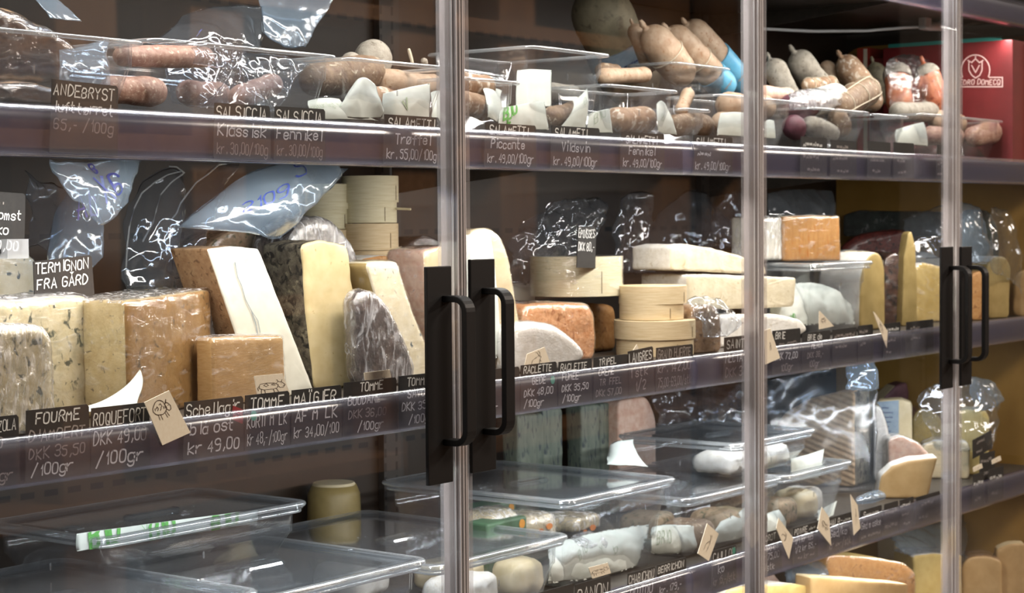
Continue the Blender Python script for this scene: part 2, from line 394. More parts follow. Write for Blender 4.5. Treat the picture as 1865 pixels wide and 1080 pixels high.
def salami(name, label, A, B, r, mat, bend=(0, 0, 0), cat='salami', group=None, knots=(1, 0), string=0, band=None, amp=.06, net=False, tip=.5):
    """a stuffed sausage from A to B: skin with rounded ends, tied tips and twine"""
    SEED[0] += 5.1; sd = SEED[0]; A, B, bend = V(A), V(B), V(bend); n, seg = 26, 22
    L = (B-A).length; pts = []; rr = []
    for i in range(n):
        t = i/(n-1); e = .5-.5*math.cos(math.pi*t); e = .35*t+.65*e
        pts.append(A.lerp(B, e)+bend*(4*e*(1-e))); d = min(e, 1-e)*L
        q = max(0., 1-(max(0, r*1.15-d)/(r*1.15))**2)**tip
        rr.append(r*max(q, .12)*(1+.05*math.sin(7*e+sd)))
    vs = []; fs = []
    for i in range(n):
        t = (pts[min(i+1, n-1)]-pts[max(i-1, 0)]).normalized(); a = t.cross(V((.3, .2, 1))).normalized(); b = t.cross(a)
        for k in range(seg):
            q = 2*math.pi*k/seg; d = a*math.cos(q)+b*math.sin(q); p = pts[i]+d*rr[i]
            vs.append(pts[i]+d*(rr[i]*(1+amp*fbm(p, 1.1/r, sd)*1.6+amp*.5*fbm(p, 3.5/r, sd+4))))
    for i in range(n-1):
        for k in range(seg): fs.append((i*seg+k, i*seg+(k+1) % seg, (i+1)*seg+(k+1) % seg, (i+1)*seg+k))
    fs += [tuple(range(seg))[::-1], tuple((n-1)*seg+k for k in range(seg))]
    zl = min(v.z for v in vs); c = sum(vs, V())/len(vs)
    root = empty(name, (c.x, c.y, zl), label, cat, group); fix(mesh('skin', vs, fs, mat, root), 80)
    for end, on in zip((1, 0), knots):
        if on:
            p = pts[-1] if end else pts[0]; d = (pts[-1]-pts[-3] if end else pts[0]-pts[2]).normalized(); mb = MB()
            mb.tube([p-d*r*.12, p+d*r*.12, p+d*r*.3, p+d*r*.55+V((0, 0, r*.1))], [r*.30, r*.15, r*.20, r*.10], 10); mb.build('tied_end', mat, root, smooth=True)
    if string:
        mb = MB()
        for j in range(string):
            i = int((j+1)*n/(string+1)); t = (pts[min(i+1, n-1)]-pts[i-1]).normalized(); a = t.cross(V((.3, .2, 1))).normalized(); b = t.cross(a)
            mb.tube([pts[i]+(a*math.cos(q/10*math.pi)+b*math.sin(q/10*math.pi))*(rr[i]*1.03+.0006) for q in range(21)], .0011, 6)
        if net:
            for q0 in range(4):
                q = q0*math.pi/2+.4; w = []
                for i in range(1, n-1):
                    t = (pts[i+1]-pts[i-1]).normalized(); a = t.cross(V((.3, .2, 1))).normalized(); b = t.cross(a)
                    w.append(pts[i]+(a*math.cos(q)+b*math.sin(q))*(rr[i]*1.03+.0006))
                mb.tube(w, .0011, 6)
        mb.build('twine', TWINE, root, smooth=True)
    if band:
        i0, i1, bm_, extra = band; mb = MB(); q = []
        for i in range(i0, i1+1): q.append((pts[i], rr[i]*1.07+.001))
        mb.tube([p for p, _ in q], [x for _, x in q], 22); o = mb.build('paper_band', bm_, root, smooth=True)
        if extra:
            mt = MB(); i = (i0+i1)//2; t = (pts[i+1]-pts[i-1]).normalized(); a = t.cross(V((.3, .2, 1))).normalized(); b = t.cross(a)
            dcam = (CAMP-pts[i]); dcam = (dcam-t*dcam.dot(t)).normalized(); side = t.cross(dcam)
            rad = max(x for _, x in q)+.0012; span = (pts[i1]-pts[i0]).length
            txt, up = extra
            def f(x, y):  # x along girth, y along sausage
                an = x/rad; return pts[i]+t*y*up+(dcam*math.cos(an)+side*math.sin(an)*up)*rad
            strokes(mt, txt, f, -len(txt)*.0045, -.005, .010, .55, .0012); mt.build('lettering', PALEINK if bm_ is CYAN else BLUEINK, root)
    return root
def drape(name, label, cat, sal, k=1.12, wr=.10, mat=None): pass

# ------------------------------------------------------------------ handwriting
_O = '16 05 01 10 30 41 45 36 16'
GL = {'^': '01 13 22 41 44', '`': '03 11 24 31 43', '_': '02 14 21 34 42', 'A': '00 26 40|12 32', 'B': '00 06 36 45 44 33 03|33 42 41 30 00', 'C': '45 36 16 05 01 10 30 41', 'D': '00 06 26 44 42 20 00', 'E': '46 06 00 40|03 33',
      'F': '46 06 00|03 33', 'G': '45 36 16 05 01 10 30 41 43 23', 'H': '06 00|46 40|03 43', 'I': '26 20', 'J': '46 41 30 10 01', 'K': '06 00|46 03 40', 'L': '06 00 40',
      'M': '00 06 23 46 40', 'N': '00 06 40 46', 'O': _O, 'P': '00 06 36 45 44 33 03', 'Q': _O+'|22 40', 'R': '00 06 36 45 44 33 03|23 40', 'S': '45 36 16 05 04 13 33 42 41 30 10 01',
      'T': '06 46|26 20', 'U': '06 01 10 30 41 46', 'V': '06 20 46', 'W': '06 10 24 30 46', 'X': '06 40|46 00', 'Y': '06 23 46|23 20', 'Z': '06 46 00 40',
      'É': '46 06 00 40|03 33|27 38', 'Ï': '26 20|17 18|37 38', 'Å': '00 26 40|12 32|27 38 18 27', '0': '16 05 01 10 30 41 45 36 16', '1': '14 26 20', '2': '05 16 36 45 44 00 40',
      '3': '05 16 36 45 44 33 13|33 42 41 30 10 01', '4': '30 36 02 42', '5': '46 06 04 34 43 41 30 10 01', '6': '45 36 16 05 01 10 30 41 42 33 13 02', '7': '06 46 10',
      '8': '13 04 05 16 36 45 44 33 13 02 01 10 30 41 42 33', '9': '44 33 13 04 05 16 36 45 41 30 10', ',': '21 1a', '.': '20 21', '/': '0a 47', '-': '13 33', ':': '10 11|13 14', "'": '26 24', ' ': '',
      'a': '44 40|43 34 14 03 01 10 30 41', 'b': '06 00|03 14 34 43 41 30 10 01', 'c': '43 34 14 03 01 10 30 41', 'd': '46 40|43 34 14 03 01 10 30 41', 'e': '02 42 43 34 14 03 01 10 30 41',
      'f': '46 36 25 20|04 44', 'g': '44 4a 3b 1b 0a|43 34 14 03 01 10 30 41', 'h': '06 00|03 14 34 43 40', 'i': '24 20|26 27', 'j': '34 3a 2b 0b', 'k': '06 00|44 02 40', 'l': '26 20',
      'm': '04 00|03 14 23 20|23 34 43 40', 'n': '04 00|03 14 34 43 40', 'o': '14 03 01 10 30 41 43 34 14', 'p': '04 0b|03 14 34 43 41 30 10 01', 'r': '04 00|02 24 44',
      's': '43 34 14 03 12 32 41 30 10 01', 't': '16 11 20 30|04 34', 'u': '04 01 10 30 41|44 40', 'v': '04 20 44', 'w': '04 10 23 30 44', 'y': '04 20|44 1b', 'z': '04 44 00 40',
      'å': '44 40|43 34 14 03 01 10 30 41|26 37 17 26', 'ø': '14 03 01 10 30 41 43 34 14|00 44', 'æ': '04 24 20|22 02 01 10 20|22 42 43 34 24|20 40'}
def _y(ch): return {'a': -1, 'b': -2}.get(ch) if ch in 'ab' else int(ch)
def ribbon(mb, pts, f, w):
    """flat pen stroke through 2-D points, laid on a surface by f(x, y)"""
    if len(pts) < 2: return
    q = [V(pts[0])]
    for p in pts[1:]:
        d = p-q[-1]; k = max(1, int(d.length/max(.02, w*4))); a = q[-1]
        if d.length < 1e-6: continue
        q += [a+d*((j+1)/k) for j in range(k)]
    if len(q) < 2: return
    d0, d1 = (q[1]-q[0]).normalized(), (q[-1]-q[-2]).normalized(); q[0] = q[0]-d0*(w*.35); q[-1] = q[-1]+d1*(w*.35); vs = []
    for i, p in enumerate(q):
        a = (p-q[i-1]).normalized() if i else d0; b = (q[i+1]-p).normalized() if i < len(q)-1 else d1
        t = a+b
        if t.length < .3: t = a
        t.normalize(); nn = V((-t.y, t.x))*(w/2/max(.6, abs(t.dot(a)))); vs += [f(*(p+nn)), f(*(p-nn))]
    mb.add(vs, [(2*j, 2*j+1, 2*j+3, 2*j+2) for j in range(len(q)-1)])
def strokes(mb, text, f, x, y, h, cond=.8, w=.0016, slope=0.):
    for ch in text:
        g = GL.get(ch, GL.get(ch.upper(), '')); jx, jy, sc = rnd.uniform(-.03, .03)*h, rnd.uniform(-.06, .06)*h, rnd.uniform(.92, 1.08)
        for pl_ in g.split('|'):
            pp = [V((x+jx+(int(q[0])*sc+_y(q[1])*.12)*h/6*cond, y+jy+_y(q[1])*sc*h/6)) for q in pl_.split()]
            if len(pp) > 4:   # soften the corners of the strokes
                o = [pp[0]]
                for i in range(1, len(pp)-1): o += [pp[i-1].lerp(pp[i], .7), pp[i].lerp(pp[i+1], .3)]
                pp = o+[pp[-1]]
            ribbon(mb, pp, f, w)
        adv = 3.4 if ch in "I1il,.:' " else 5.6
        x += adv*h/6*cond
    return x
def twidth(t): return sum(3.4 if ch in "I1il,.:' " else 5.6 for ch in t)/6
def card(label, x0, x1, yt, lines, Y=.062, zb=None, tilt=0., mat=None, cat='price card', name='price_card', group=None, w=.0019, rows=None, lean=0., yb=None, rz=0., dot=None, flag=None):
    """a small chalkboard card; lines are written on its front, a leading ~ marks faded writing"""
    pl = Plane((x0+x1)/2, Y, rz); A, B = pl(x0, yt), pl(x1, yt); W = (B-A).dot(pl.d); zt = (A.z+B.z)/2
    if yb is not None: zb = pl((x0+x1)/2, yb).z
    H = zt-zb; c = (A+B)/2; c.z = zb
    root = empty(name, c, label, cat, group)
    rt = V((pl.d.x*math.cos(tilt), pl.d.y*math.cos(tilt), math.sin(tilt))); upv = V((-pl.d.x*math.sin(tilt), -pl.d.y*math.sin(tilt), math.cos(tilt)))+pl.n*lean
    def f(x, y, o=0): return c+rt*x+upv*y-pl.n*o
    prof = []
    for (sx, sz) in ((-1, 0), (1, 0), (1, 1), (-1, 1)):
        if sz: prof += [f(sx*W/2-(0 if sx > 0 else -.003)-(.003 if sx > 0 else 0)*0, H-.003), f(sx*(W/2-.003), H)][::sx]
        else: prof.append(f(sx*W/2, 0))
    MB().ext(prof, pl.n*.0012).build('card', mat or CARD, root)
    mi, mf = MB(), MB(); n = len(lines)
    for i, t in enumerate(lines):
        fade = t.startswith('~'); t = t.lstrip('~')
        if not t: continue
        lh = H/(n+.15); h = min(lh*.62, .021); tw = twidth(t)*h; cond = min(.95, (W*.90)/tw)
        if cond < .5: h *= cond/.5; cond = .5
        y = H-lh*(i+.84)+rnd.uniform(-.001, .001); x = -W*.45+max(0, (W*.9-tw*cond))*rnd.uniform(.1, .6)
        strokes(mf if fade else mi, t, lambda a, b: f(a, b, .0005), x, y, h, cond, min(w*1.12, h*cond*.125+.0003))
    if mi.v: mi.build('lettering', INK, root)
    if mf.v: mf.build('faded_lettering', PALEINK, root)
    if dot:
        mb = MB(); r_ = .0055; mb.ext([f(dot[0]*W/2+r_*math.cos(q*.393), dot[1]*H+r_*1.2*math.sin(q*.393), .0009) for q in range(16)], pl.n*.0006); mb.build('round_sticker', GREENDOT, root)
    if flag:
        mb = MB()
        for k in (0, 1): mb.ext([f(W*.30+a, H*.60+b+k*.010, .0009) for a, b in ((0, 0), (.018, -.007), (.020, .001), (.002, .008))], pl.n*.0006)
        mb.build('flag_sticker', REDM, root)
    return root
def sketch_card(label, c0, c1, c2, c3, Y, animal, group='cream cards with a pen drawing of an animal', drawoff=(0, .0), sc=1., rz=0, turn=0):
    """cream card through four photographed corners (tl, tr, br, bl) in one upright plane"""
    pl = Plane((c0[0]+c2[0])/2, Y, rz); P = [pl(*c) for c in (c0, c1, c2, c3)]
    c = (P[2]+P[3])/2; root = empty('animal_card', c, label, 'animal card', group)
    MB().ext(P[::-1], pl.n*.001).build('card', CREAM, root)
    def f(u, v):
        q = P[3].lerp(P[2], u).lerp(P[0].lerp(P[1], u), v); return q-pl.n*.0005
    A = {'sheep': '2050 1558 1866 2672 3678 4680 5678 6472 6664 6854 6248 5444 4442 3444 2646 2050|6664 7466 8062 8454 8046 7244 6650 6664|7066 7874 7266|6660 6254|7658 7858|2846 2632|3644 3630|5444 5630|6048 6432|3062 3666 3860 3256|4668 5270 5462 4860|4254 4858|2458 2664|5654 6060',
         'cow': '1858 2266 4068 5866 6858 6446 5442 2842 1848 1858|6464 7070 8066 8656 8046 7046 6852|7070 6878|7868 8276|8052 8452|3060 3866 4258 3654 3060|5060 5664 6056 5060|2244 2026|3042 3026|5242 5426|6044 6428|1858 1250 1440|7660 7760',
         'goat': '3020 3446 4660 5866 6658 6044 5836 5620|5866 5486 4690|6262 6484 5894|6044 6232|5058 4052 4660|5858 6058'}[animal]
    mb = MB()
    for s in A.split('|'):
        pp = [V((.5+(int(q[:2])/100-.5)*sc*1.25+drawoff[0], .5+(int(q[2:])/100-.5)*sc*1.1+drawoff[1]-.05)) for q in s.split()]
        ribbon(mb, [V((min(.96, max(.04, p.x)), min(.96, max(.04, p.y)))) for p in pp], f, .016)
    mb.build('drawing', DRAWN, root); return root

# ------------------------------------------------------------------ sheets: bags and papers
def patch(G):
    def L(t): return (2*(t-.5)*(t-1), 4*t*(1-t), 2*t*(t-.5))
    def f(u, v):
        a, b = L(u), L(v); P = V()
        for j in range(3):
            for i in range(3): P += G[j][i]*(a[i]*b[j])
        return P
    return f
def grid9(g): return [[at(*g[j*3+i]) for i in range(3)] for j in range(3)]   # rows from top
def sheet(name, label, cat, g, mat, thick=.01, wr=.006, wsc=22, n=36, m=30, group=None, part='film', text=None, tmat=None, base=None, crease=1., zmin=None, parent=None, seal=None):
    """a bag or paper: two close skins joined at the edges, crumpled"""
    SEED[0] += 4.7; sd = SEED[0]; F = patch(grid9(g) if not isinstance(g[0], list) else g)
    def disp(P, u, v):
        e = fbm(P, wsc, sd); rdg = (1-abs(rnoise(P, wsc*.8, sd+20))*2.6)+.22*(1-abs(rnoise(P, wsc*2.3, sd+40))*2.4)
        return V((wr*.5*e, -wr*(e*.9+rdg*.55*crease), wr*.7*e))
    def front(u, v, o=0):
        P = F(u, v); b = 16*u*(1-u)*v*(1-v); Q = P+disp(P, u, v)+V((0, -thick*.5*b**.7-o, 0))
        if zmin is not None: Q.z = max(Q.z, zmin+.001)
        return Q
    def back(u, v):
        P = F(u, v); b = 16*u*(1-u)*v*(1-v); Q = P+disp(P, u, v)+V((0, thick*.5*b**.7, 0))
        if zmin is not None: Q.z = max(Q.z, zmin+.0005)
        return Q
    vs = []; fs = []
    for S_ in (front, back):
        b = len(vs)
        for j in range(m+1):
            for i in range(n+1): vs.append(S_(i/n, j/m))
        for j in range(m):
            for i in range(n):
                q = (b+j*(n+1)+i, b+j*(n+1)+i+1, b+(j+1)*(n+1)+i+1, b+(j+1)*(n+1)+i); fs.append(q[::-1] if S_ is front else q)
    if parent is None:
        zl = min(v.z for v in vs); c = sum(vs, V())/len(vs); root = empty(name, (c.x, c.y, zl), label, cat, group)
    else: root = parent
    o = mesh(part, vs, fs, mat, root); bm = bmesh.new(); bm.from_mesh(o.data); bmesh.ops.remove_doubles(bm, verts=bm.verts, dist=5e-5); bm.to_mesh(o.data); bm.free()
    if text:
        mb = MB(); LU, LV = (F(1, .5)-F(0, .5)).length, (F(.5, 1)-F(.5, 0)).length
        for (t, u, v, h, cond, ang, w) in text:
            ca, sa = math.cos(ang), math.sin(ang)
            strokes(mb, t, lambda x, y: front(min(1, max(0, u+(x*ca-y*sa)/LU)), min(1, max(0, v-(x*sa+y*ca)/LV)), .0016), 0, 0, h, cond, w)
        mb.build('lettering', tmat or BLUEINK, root)
    if seal:
        mb = MB(); u0, u1, v0, v1 = seal; vs = []; k = 16
        for i in range(k+1):
            u = u0+(u1-u0)*i/k; v = v0+(v1-v0)*i/k; vs += [front(u, v, .0008), front(u, v+.035, .0008)]
        mb.add(vs, [(2*i, 2*i+1, 2*i+3, 2*i+2) for i in range(k)]); mb.build('seal_strip', BAGM, root)
    return root

# ------------------------------------------------------------------ boxes of clear plastic
def rrect(x0, x1, y0, y1, r, z, k=5):
    o = []
    for (cx, cy, a0) in ((x1-r, y1-r, 0), (x0+r, y1-r, 90), (x0+r, y0+r, 180), (x1-r, y0+r, 270)):
        for i in range(k+1):
            a = math.radians(a0+90*i/k); o.append(V((cx+r*math.cos(a), cy+r*math.sin(a), z)))
    return o
def loft(rect, prof, rad, cap=(True, True)):
    """prof: (inset, z) ... closed ends are capped"""
    x0, x1, y0, y1 = rect; vs = []; fs = []; n = None
    for (o, z) in prof:
        R = rrect(x0+o, x1-o, y0+o, y1-o, max(.003, rad-o*.5), z); n = len(R); vs += R
    for i in range(len(prof)-1):
        for k in range(n): fs.append((i*n+k, i*n+(k+1) % n, (i+1)*n+(k+1) % n, (i+1)*n+k))
    if cap[0]: fs.append(tuple(range(n))[::-1])
    if cap[1]: fs.append(tuple((len(prof)-1)*n+k for k in range(n)))
    return vs, fs
def rot(vs, c, a):
    ca, sa = math.cos(a), math.sin(a); return [V((c[0]+(v.x-c[0])*ca-(v.y-c[1])*sa, c[1]+(v.x-c[0])*sa+(v.y-c[1])*ca, v.z)) for v in vs]
def container(label, x0, x1, y0, y1, zb, zt, group='clear food containers', rz=0., rad=.022, step=.034, tape=.016):
    rc = (x0, x1, y0, y1); H = zt-zb; c = ((x0+x1)/2, (y0+y1)/2); st = min(step, H*.45)
    root = empty('food_container', (*c, zb), label, 'food container', group)
    outer = [(.011, zt-.0045), (.012, zt-st), (.015, zt-st-.003), (.015+tape, zb+.010), (.021+tape, zb+.002), (.030+tape, zb)]
    inner = [(.033+tape, zb+.003), (.024+tape, zb+.005), (.018+tape, zb+.013), (.018, zt-st-.004), (.0145, zt-st+.001), (.0135, zt-.0045)]
    vs, fs = loft(rc, outer[::-1]+[], rad, (True, False)); v2, f2 = loft(rc, inner, rad, (True, False)); b = len(vs)
    fix(mesh('body', rot(vs+v2, c, rz), fs+[tuple(i+b for i in f) for f in f2], POLY, root), 50)
    vs, fs = loft(rc, [(.011, zt-.0045), (.0012, zt-.0052), (.0003, zt-.0044), (0, zt-.003), (.0003, zt-.0015), (.0012, zt-.0004), (.0025, zt), (.0122, zt), (.0132, zt-.0006), (.0135, zt-.0015), (.0135, zt-.0045), (.011, zt-.0045)], rad, (False, False))
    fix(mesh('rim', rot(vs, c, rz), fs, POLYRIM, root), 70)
    # moulded filling mark on the front and side
    zf = zt-st-.004
    for q in ((c[0]-.0006, c[0]+.0006, y0+.0135, y0+.0155), (x0+.0135, x0+.0155, c[1]-.0006, c[1]+.0006)):
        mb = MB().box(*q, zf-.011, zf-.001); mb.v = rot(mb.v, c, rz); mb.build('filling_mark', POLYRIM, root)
    return root
def lid(label, x0, x1, y0, y1, z, group='clear container lids', rz=0., rad=.026, grip=True):
    rc = (x0, x1, y0, y1); c = ((x0+x1)/2, (y0+y1)/2); root = empty('container_lid', (*c, z), label, 'container lid', group)
    prof = [(.004, z+.0005), (0, z+.001), (-.002, z+.004), (0, z+.008), (.006, z+.010), (.014, z+.0095), (.018, z+.0075), (.024, z+.004), (.030, z+.003), (.034, z+.0050), (.040, z+.0055)]
    low = [(.040, z+.0035), (.034, z+.0035), (.030, z+.001), (.022, z+.003), (.016, z+.008), (.006, z+.008), (.004, z+.0005)]
    vs, fs = loft(rc, prof, rad, (False, True)); v2, f2 = loft(rc, low, rad, (True, False)); b = len(vs)
    fix(mesh('panel', rot(vs+v2, c, rz), fs+[tuple(i+b for i in f) for f in f2], LIDM, root), 35)
    vs, fs = loft(rc, [(.0005, z+.0046), (-.0032, z+.0046), (-.0036, z+.007), (-.0028, z+.0092), (-.001, z+.0106), (.002, z+.0112), (.0048, z+.0112), (.0056, z+.0104)], rad, (False, False))
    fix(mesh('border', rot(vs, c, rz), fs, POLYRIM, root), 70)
    if grip:
        W, D = (x1-x0), (y1-y0); gw, gd = W*.13, D*.045
        vs, fs = loft((c[0]-gw, c[0]+gw, c[1]-gd, c[1]+gd), [(0, z+.0056), (.002, z+.009), (.006, z+.0105), (.010, z+.0105), (.013, z+.007)], .014, (False, True))
        fix(mesh('grip', rot(vs, c, rz), fs, LIDM, root), 35)
        vs, fs = loft((c[0]-W*.40, c[0]-W*.33, c[1]-.010, c[1]+.010), [(0, z+.0056), (.001, z+.0075), (.003, z+.0075), (.0045, z+.0056)], .009, (False, True))
        fix(mesh('spoon_notch_cover', rot(vs, c, rz), fs, LIDM, root), 35)
    return root
def wood_box(label, cx, cy, z, r, hb, hl, group='round veneer cheese boxes', lid_on=True, dx=0., mat=None, ang=0.):
    mat = mat or WOOD; root = empty('round_wooden_box', (cx, cy, z), label, 'wooden box', group)
    MB().lathe((cx, cy, z), [(0, 0), (r-.002, 0), (r, .0008), (r, hb), (r-.0022, hb), (r-.0022, .004), (0, .004)], 56).build('base', mat, root, smooth=True)
    if lid_on:
        zl = z+hb-hl*.15; R = r+.0035; o = MB().lathe((cx+dx, cy, zl), [(0, hl-.003), (R-.0026, hl-.003), (R-.0026, 0), (R, 0), (R, hl-.0006), (R-.0006, hl), (0, hl)], 56).build('lid', WOODP if mat is WOODP else WOOD, root, smooth=True)
    for k, (zz, hh, rr, mx) in enumerate(((z, hb, r, cx), (z+hb-hl*.15, hl, r+.0035, cx+dx))[:2 if lid_on else 1]):
        a = math.radians(-112+ang+k*31); mb = MB(); p = V((mx+math.cos(a)*rr*1.001, cy+math.sin(a)*rr*1.001, 0)); t = V((-math.sin(a), math.cos(a), 0)); nn = V((math.cos(a), math.sin(a), 0))
        q0 = p+V((0, 0, zz+hh*.08)); mb.ext([q0-t*.0005, q0+t*.0005, q0+t*.0005+V((0, 0, hh*.55)), q0-t*.0005+V((0, 0, hh*.55))], nn*.0005); mb.build('seam', SEAM, root)
    return root

# ------------------------------------------------------------------ the setting
R0, R1, R2, R3 = 1.955, 1.5775, 1.2000, .8252        # lower edges of the price rails
XL, XR = -1.25, 2.50
def slab(name, x0, x1, y0, y1, z0, z1, m, parent=None, kind='structure', bevel=0):
    o = MB().box(x0, x1, y0, y1, z0, z1).build(name, m, parent, loc=None if parent else ((x0+x1)/2, (y0+y1)/2, z0), bevel=bevel)
    if parent is None and kind: o['kind'] = kind
    return o
FLOORM = M('grey_floor_tile', '#5a524a', '#655c53', .5, 3)
OAK = M('brown_shop_timber', '#7a5536', '#8d6542', .6, 6, stretch=(1, 1, .15), bump=.1)
DARKW = M('dark_shop_wall', '#1c1612', '#261d17', .7, 4)
slab('floor', -2.6, 9, -3.6, 1.0, -.05, 0, FLOORM)
slab('wall_aisle', -2.6, 9, -3.7, -3.6, 0, 3.1, DARKW)
slab('wall_back', -2.6, 9, .75, .85, 0, 3.1, DARKW)
# timber shelving across the aisle, mirrored in the door glass
rack = empty('timber_rack', (3.5, -3.3, 0), 'tall brown timber rack across the aisle mirrored in the glass doors', 'shelving')
xs_ = [.2, .95, 1.9, 2.5, 3.6, 4.3, 5.6, 6.3]
for x in xs_: MB().box(x, x+.26, -3.5, -3.25, 0, 2.7).build('post', OAK, rack)
for z in (.5, 1.15, 1.75, 2.3): MB().box(.2, 6.5, -3.52, -3.2, z, z+.06).build('shelf_board', OAK, rack)

# ------------------------------------------------------------------ the refrigerated cabinet
cab = empty('refrigerated_cabinet', (.6, .3, 0), 'dark lined refrigerated display cabinet behind the glass doors', 'display cabinet')
def slotmat():
    m, n = newmat('slotted_back_lining'); co = n('TexCoord').outputs['Object']; sp = n('SeparateXYZ', {0: co})
    def mth(op, a, b=0.): return n('Math', {0: a, 1: b}, operation=op).outputs[0]
    fx = mth('ABSOLUTE', mth('SUBTRACT', mth('FRACT', mth('DIVIDE', sp.outputs[0], .0455)), .5)); inx = mth('LESS_THAN', fx, .29)
    fz = mth('ABSOLUTE', mth('SUBTRACT', mth('FRACT', mth('DIVIDE', mth('SUBTRACT', sp.outputs[2], 1.08), .40)), .5)); inz = mth('GREATER_THAN', fz, .4875)
    f = mth('MULTIPLY', inx, inz); nz = n('TexNoise', {'Vector': co, 'Scale': 5.}).outputs[0]
    col = n.mixc(f, n.mixc(n.ramp(nz, .3, .7), lin('#2c231b'), lin('#3a2e24')), lin('#050505'))
    b = n('BsdfPrincipled', {'Base Color': col, 'Roughness': .45}); n.t.links.new(b.outputs[0], n('OutputMaterial').inputs[0]); return m
SLOT = slotmat()
def uprmat():
    m, n = newmat('slotted_upright_steel'); co = n('TexCoord').outputs['Object']; sp = n('SeparateXYZ', {0: co})
    def mth(op, a, b=0.): return n('Math', {0: a, 1: b}, operation=op).outputs[0]
    fx = mth('ABSOLUTE', mth('SUBTRACT', mth('FRACT', mth('DIVIDE', mth('ADD', sp.outputs[0], .008), .032)), .5)); fz = mth('FRACT', mth('DIVIDE', sp.outputs[2], .027))
    f = mth('MULTIPLY', mth('LESS_THAN', fx, .10), mth('LESS_THAN', fz, .6))
    b = n('BsdfPrincipled', {'Base Color': n.mixc(f, lin('#3b3631'), lin('#070605')), 'Roughness': .45}); n.t.links.new(b.outputs[0], n('OutputMaterial').inputs[0]); return m
UPR = uprmat()
o = MB().box(XL, XR, .660, .680, .3, 2.2).build('back_panel', SLOT, cab)
MB().box(XL, XR, .024, .66, .25, .50).build('base', DARKP, cab)
MB().box(XL, XR, .02, .66, 2.16, 2.25).build('canopy', DARKP, cab)
MB().box(XR, XR+.03, .02, .66, .25, 2.2).build('side_wall', BACKM, cab)
for x in (-.62, .60, 1.75):
    MB().box(x-.028, x+.028, .644, .659, .5, 2.15).build('upright', UPR, cab)
# yellow end panel with a rounded upper corner
pr = []; xe = 2.40
for (y, z) in ((.02, .51), (.02, 1.952)): pr.append(V((xe, y, z)))
for k in range(9): a = math.radians(90-k*90/8); pr.append(V((xe, .555+.085*math.cos(a), 1.868+.084*math.sin(a))))
pr.append(V((xe, .640, .51)))
ep = MB().ext(pr, (.012, 0, 0)).build('yellow_end_panel', YELLOW, None, (xe, .3, .51)); tag(ep, 'large ochre yellow end panel with rounded corner behind red carton', 'panel')

def shelf(z, label, extra=0):
    r = empty('cabinet_shelf', (.6, .33, z-.02), label, 'shelf', 'grey shelves of the cabinet')
    MB().box(XL, xe-.004, .078, .640, z-.020, z).build('shelf_plate', SHELFM, r, bevel=.002)
    MB().box(XL, xe-.004, .0715, .0775, z-.050, z+.004).build('front_lip', DARKP, r)
    for x in (-.62, .60, 1.75): MB().ext([V((x-.002, .12, z-.021)), V((x-.002, .640, z-.021)), V((x-.002, .640, z-.075)), V((x-.002, .5, z-.06))], (.004, 0, 0)).build('bracket', SHELFM, r)
shelf(R0+.050, 'topmost grey shelf edge hanging above the red carton')
shelf(ZT, 'upper shelf carrying clear boxes of salami'); shelf(ZM, 'middle shelf crowded with wrapped cheese wedges'); shelf(ZB, 'lower shelf carrying lidded clear food boxes')
def rail(r, x0, x1, label):
    o = empty('price_rail', ((x0+x1)/2, .06, r), label, 'price rail', 'dark price rails with clear covers')
    MB().box(x0, x1, .0680, .0708, r, r+.053).build('back_strip', DARKP, o)
    out = [(.0545, .0600), (.0500, .0575), (.0465, .0520), (.0445, .0430), (.0440, .0330), (.0448, .0180), (.0470, .0070), (.0500, .0015), (.0675, .0005)]
    inn = [(.0675, .0025), (.0510, .0034), (.0485, .0080), (.0465, .0185), (.0458, .0330), (.0463, .0425), (.0482, .0508), (.0512, .0558), (.0550, .0583)]
    prof = [V((x0, y, r+z)) for y, z in out+inn]; f = MB().ext(prof, (x1-x0, 0, 0)).build('clear_cover', COVER, o, smooth=True, ang=75)
    for xx in (x0, x1-.002): MB().ext([V((xx, y, r+z)) for y, z in out]+[V((xx, .0675, r+.058))], (.002, 0, 0)).build('end_cap', COVER, o)
xb = {R1: at(1258, 300, .05).x, R2: at(1264, 680, .05).x, R3: at(1256, 1040, .05).x}
rail(R0, XL, 2.39, 'dark price rail of the topmost shelf at the top right')
for r, n_ in ((R1, 'upper'), (R2, 'middle'), (R3, 'lower')):
    rail(r, XL, xb[r]-.002, f'long dark price rail on the {n_} shelf left of the joint'); rail(r, xb[r]+.002, 2.39, f'dark price rail on the {n_} shelf right of the joint')

# ------------------------------------------------------------------ glass doors
def handle(root, px0, px1, zlo, zhi, j):
    x0, x1 = at(px0, 600, -.022).x, at(px1, 600, -.022).x; h = empty('handle', (0, 0, 0), None); h.parent = root; h.location = (0, 0, 0)
    def b(mb, name): o = mb.build(name, BLACKM, root, bevel=.0012); o.parent = h; return o
    b(MB().box(x0, x1, -.0225, -.0165, zlo, zhi), 'mounting_plate')
    H = zhi-zlo; za, zb_ = zlo+H*.175, zhi-H*.135; yo, yi = -.066, -.0225; t = .009; R_ = .022
    def path(off):
        o = [(yi, zb_-off)]
        for k in range(7): a = math.radians(k*15); o.append((yo+R_-(R_-off)*math.sin(a), zb_-R_+(R_-off)*math.cos(a)))
        for k in range(7): a = math.radians(k*15); o.append((yo+R_-(R_-off)*math.cos(a), za+R_-(R_-off)*math.sin(a)))
        return o+[(yi, za+off)]
    xc = x1-.022 if j < 0 else x0+.024
    prof = path(0)+path(t)[::-1]
    b(MB().ext([V((xc, y, z)) for y, z in prof], (.021, 0, 0)), 'grip')
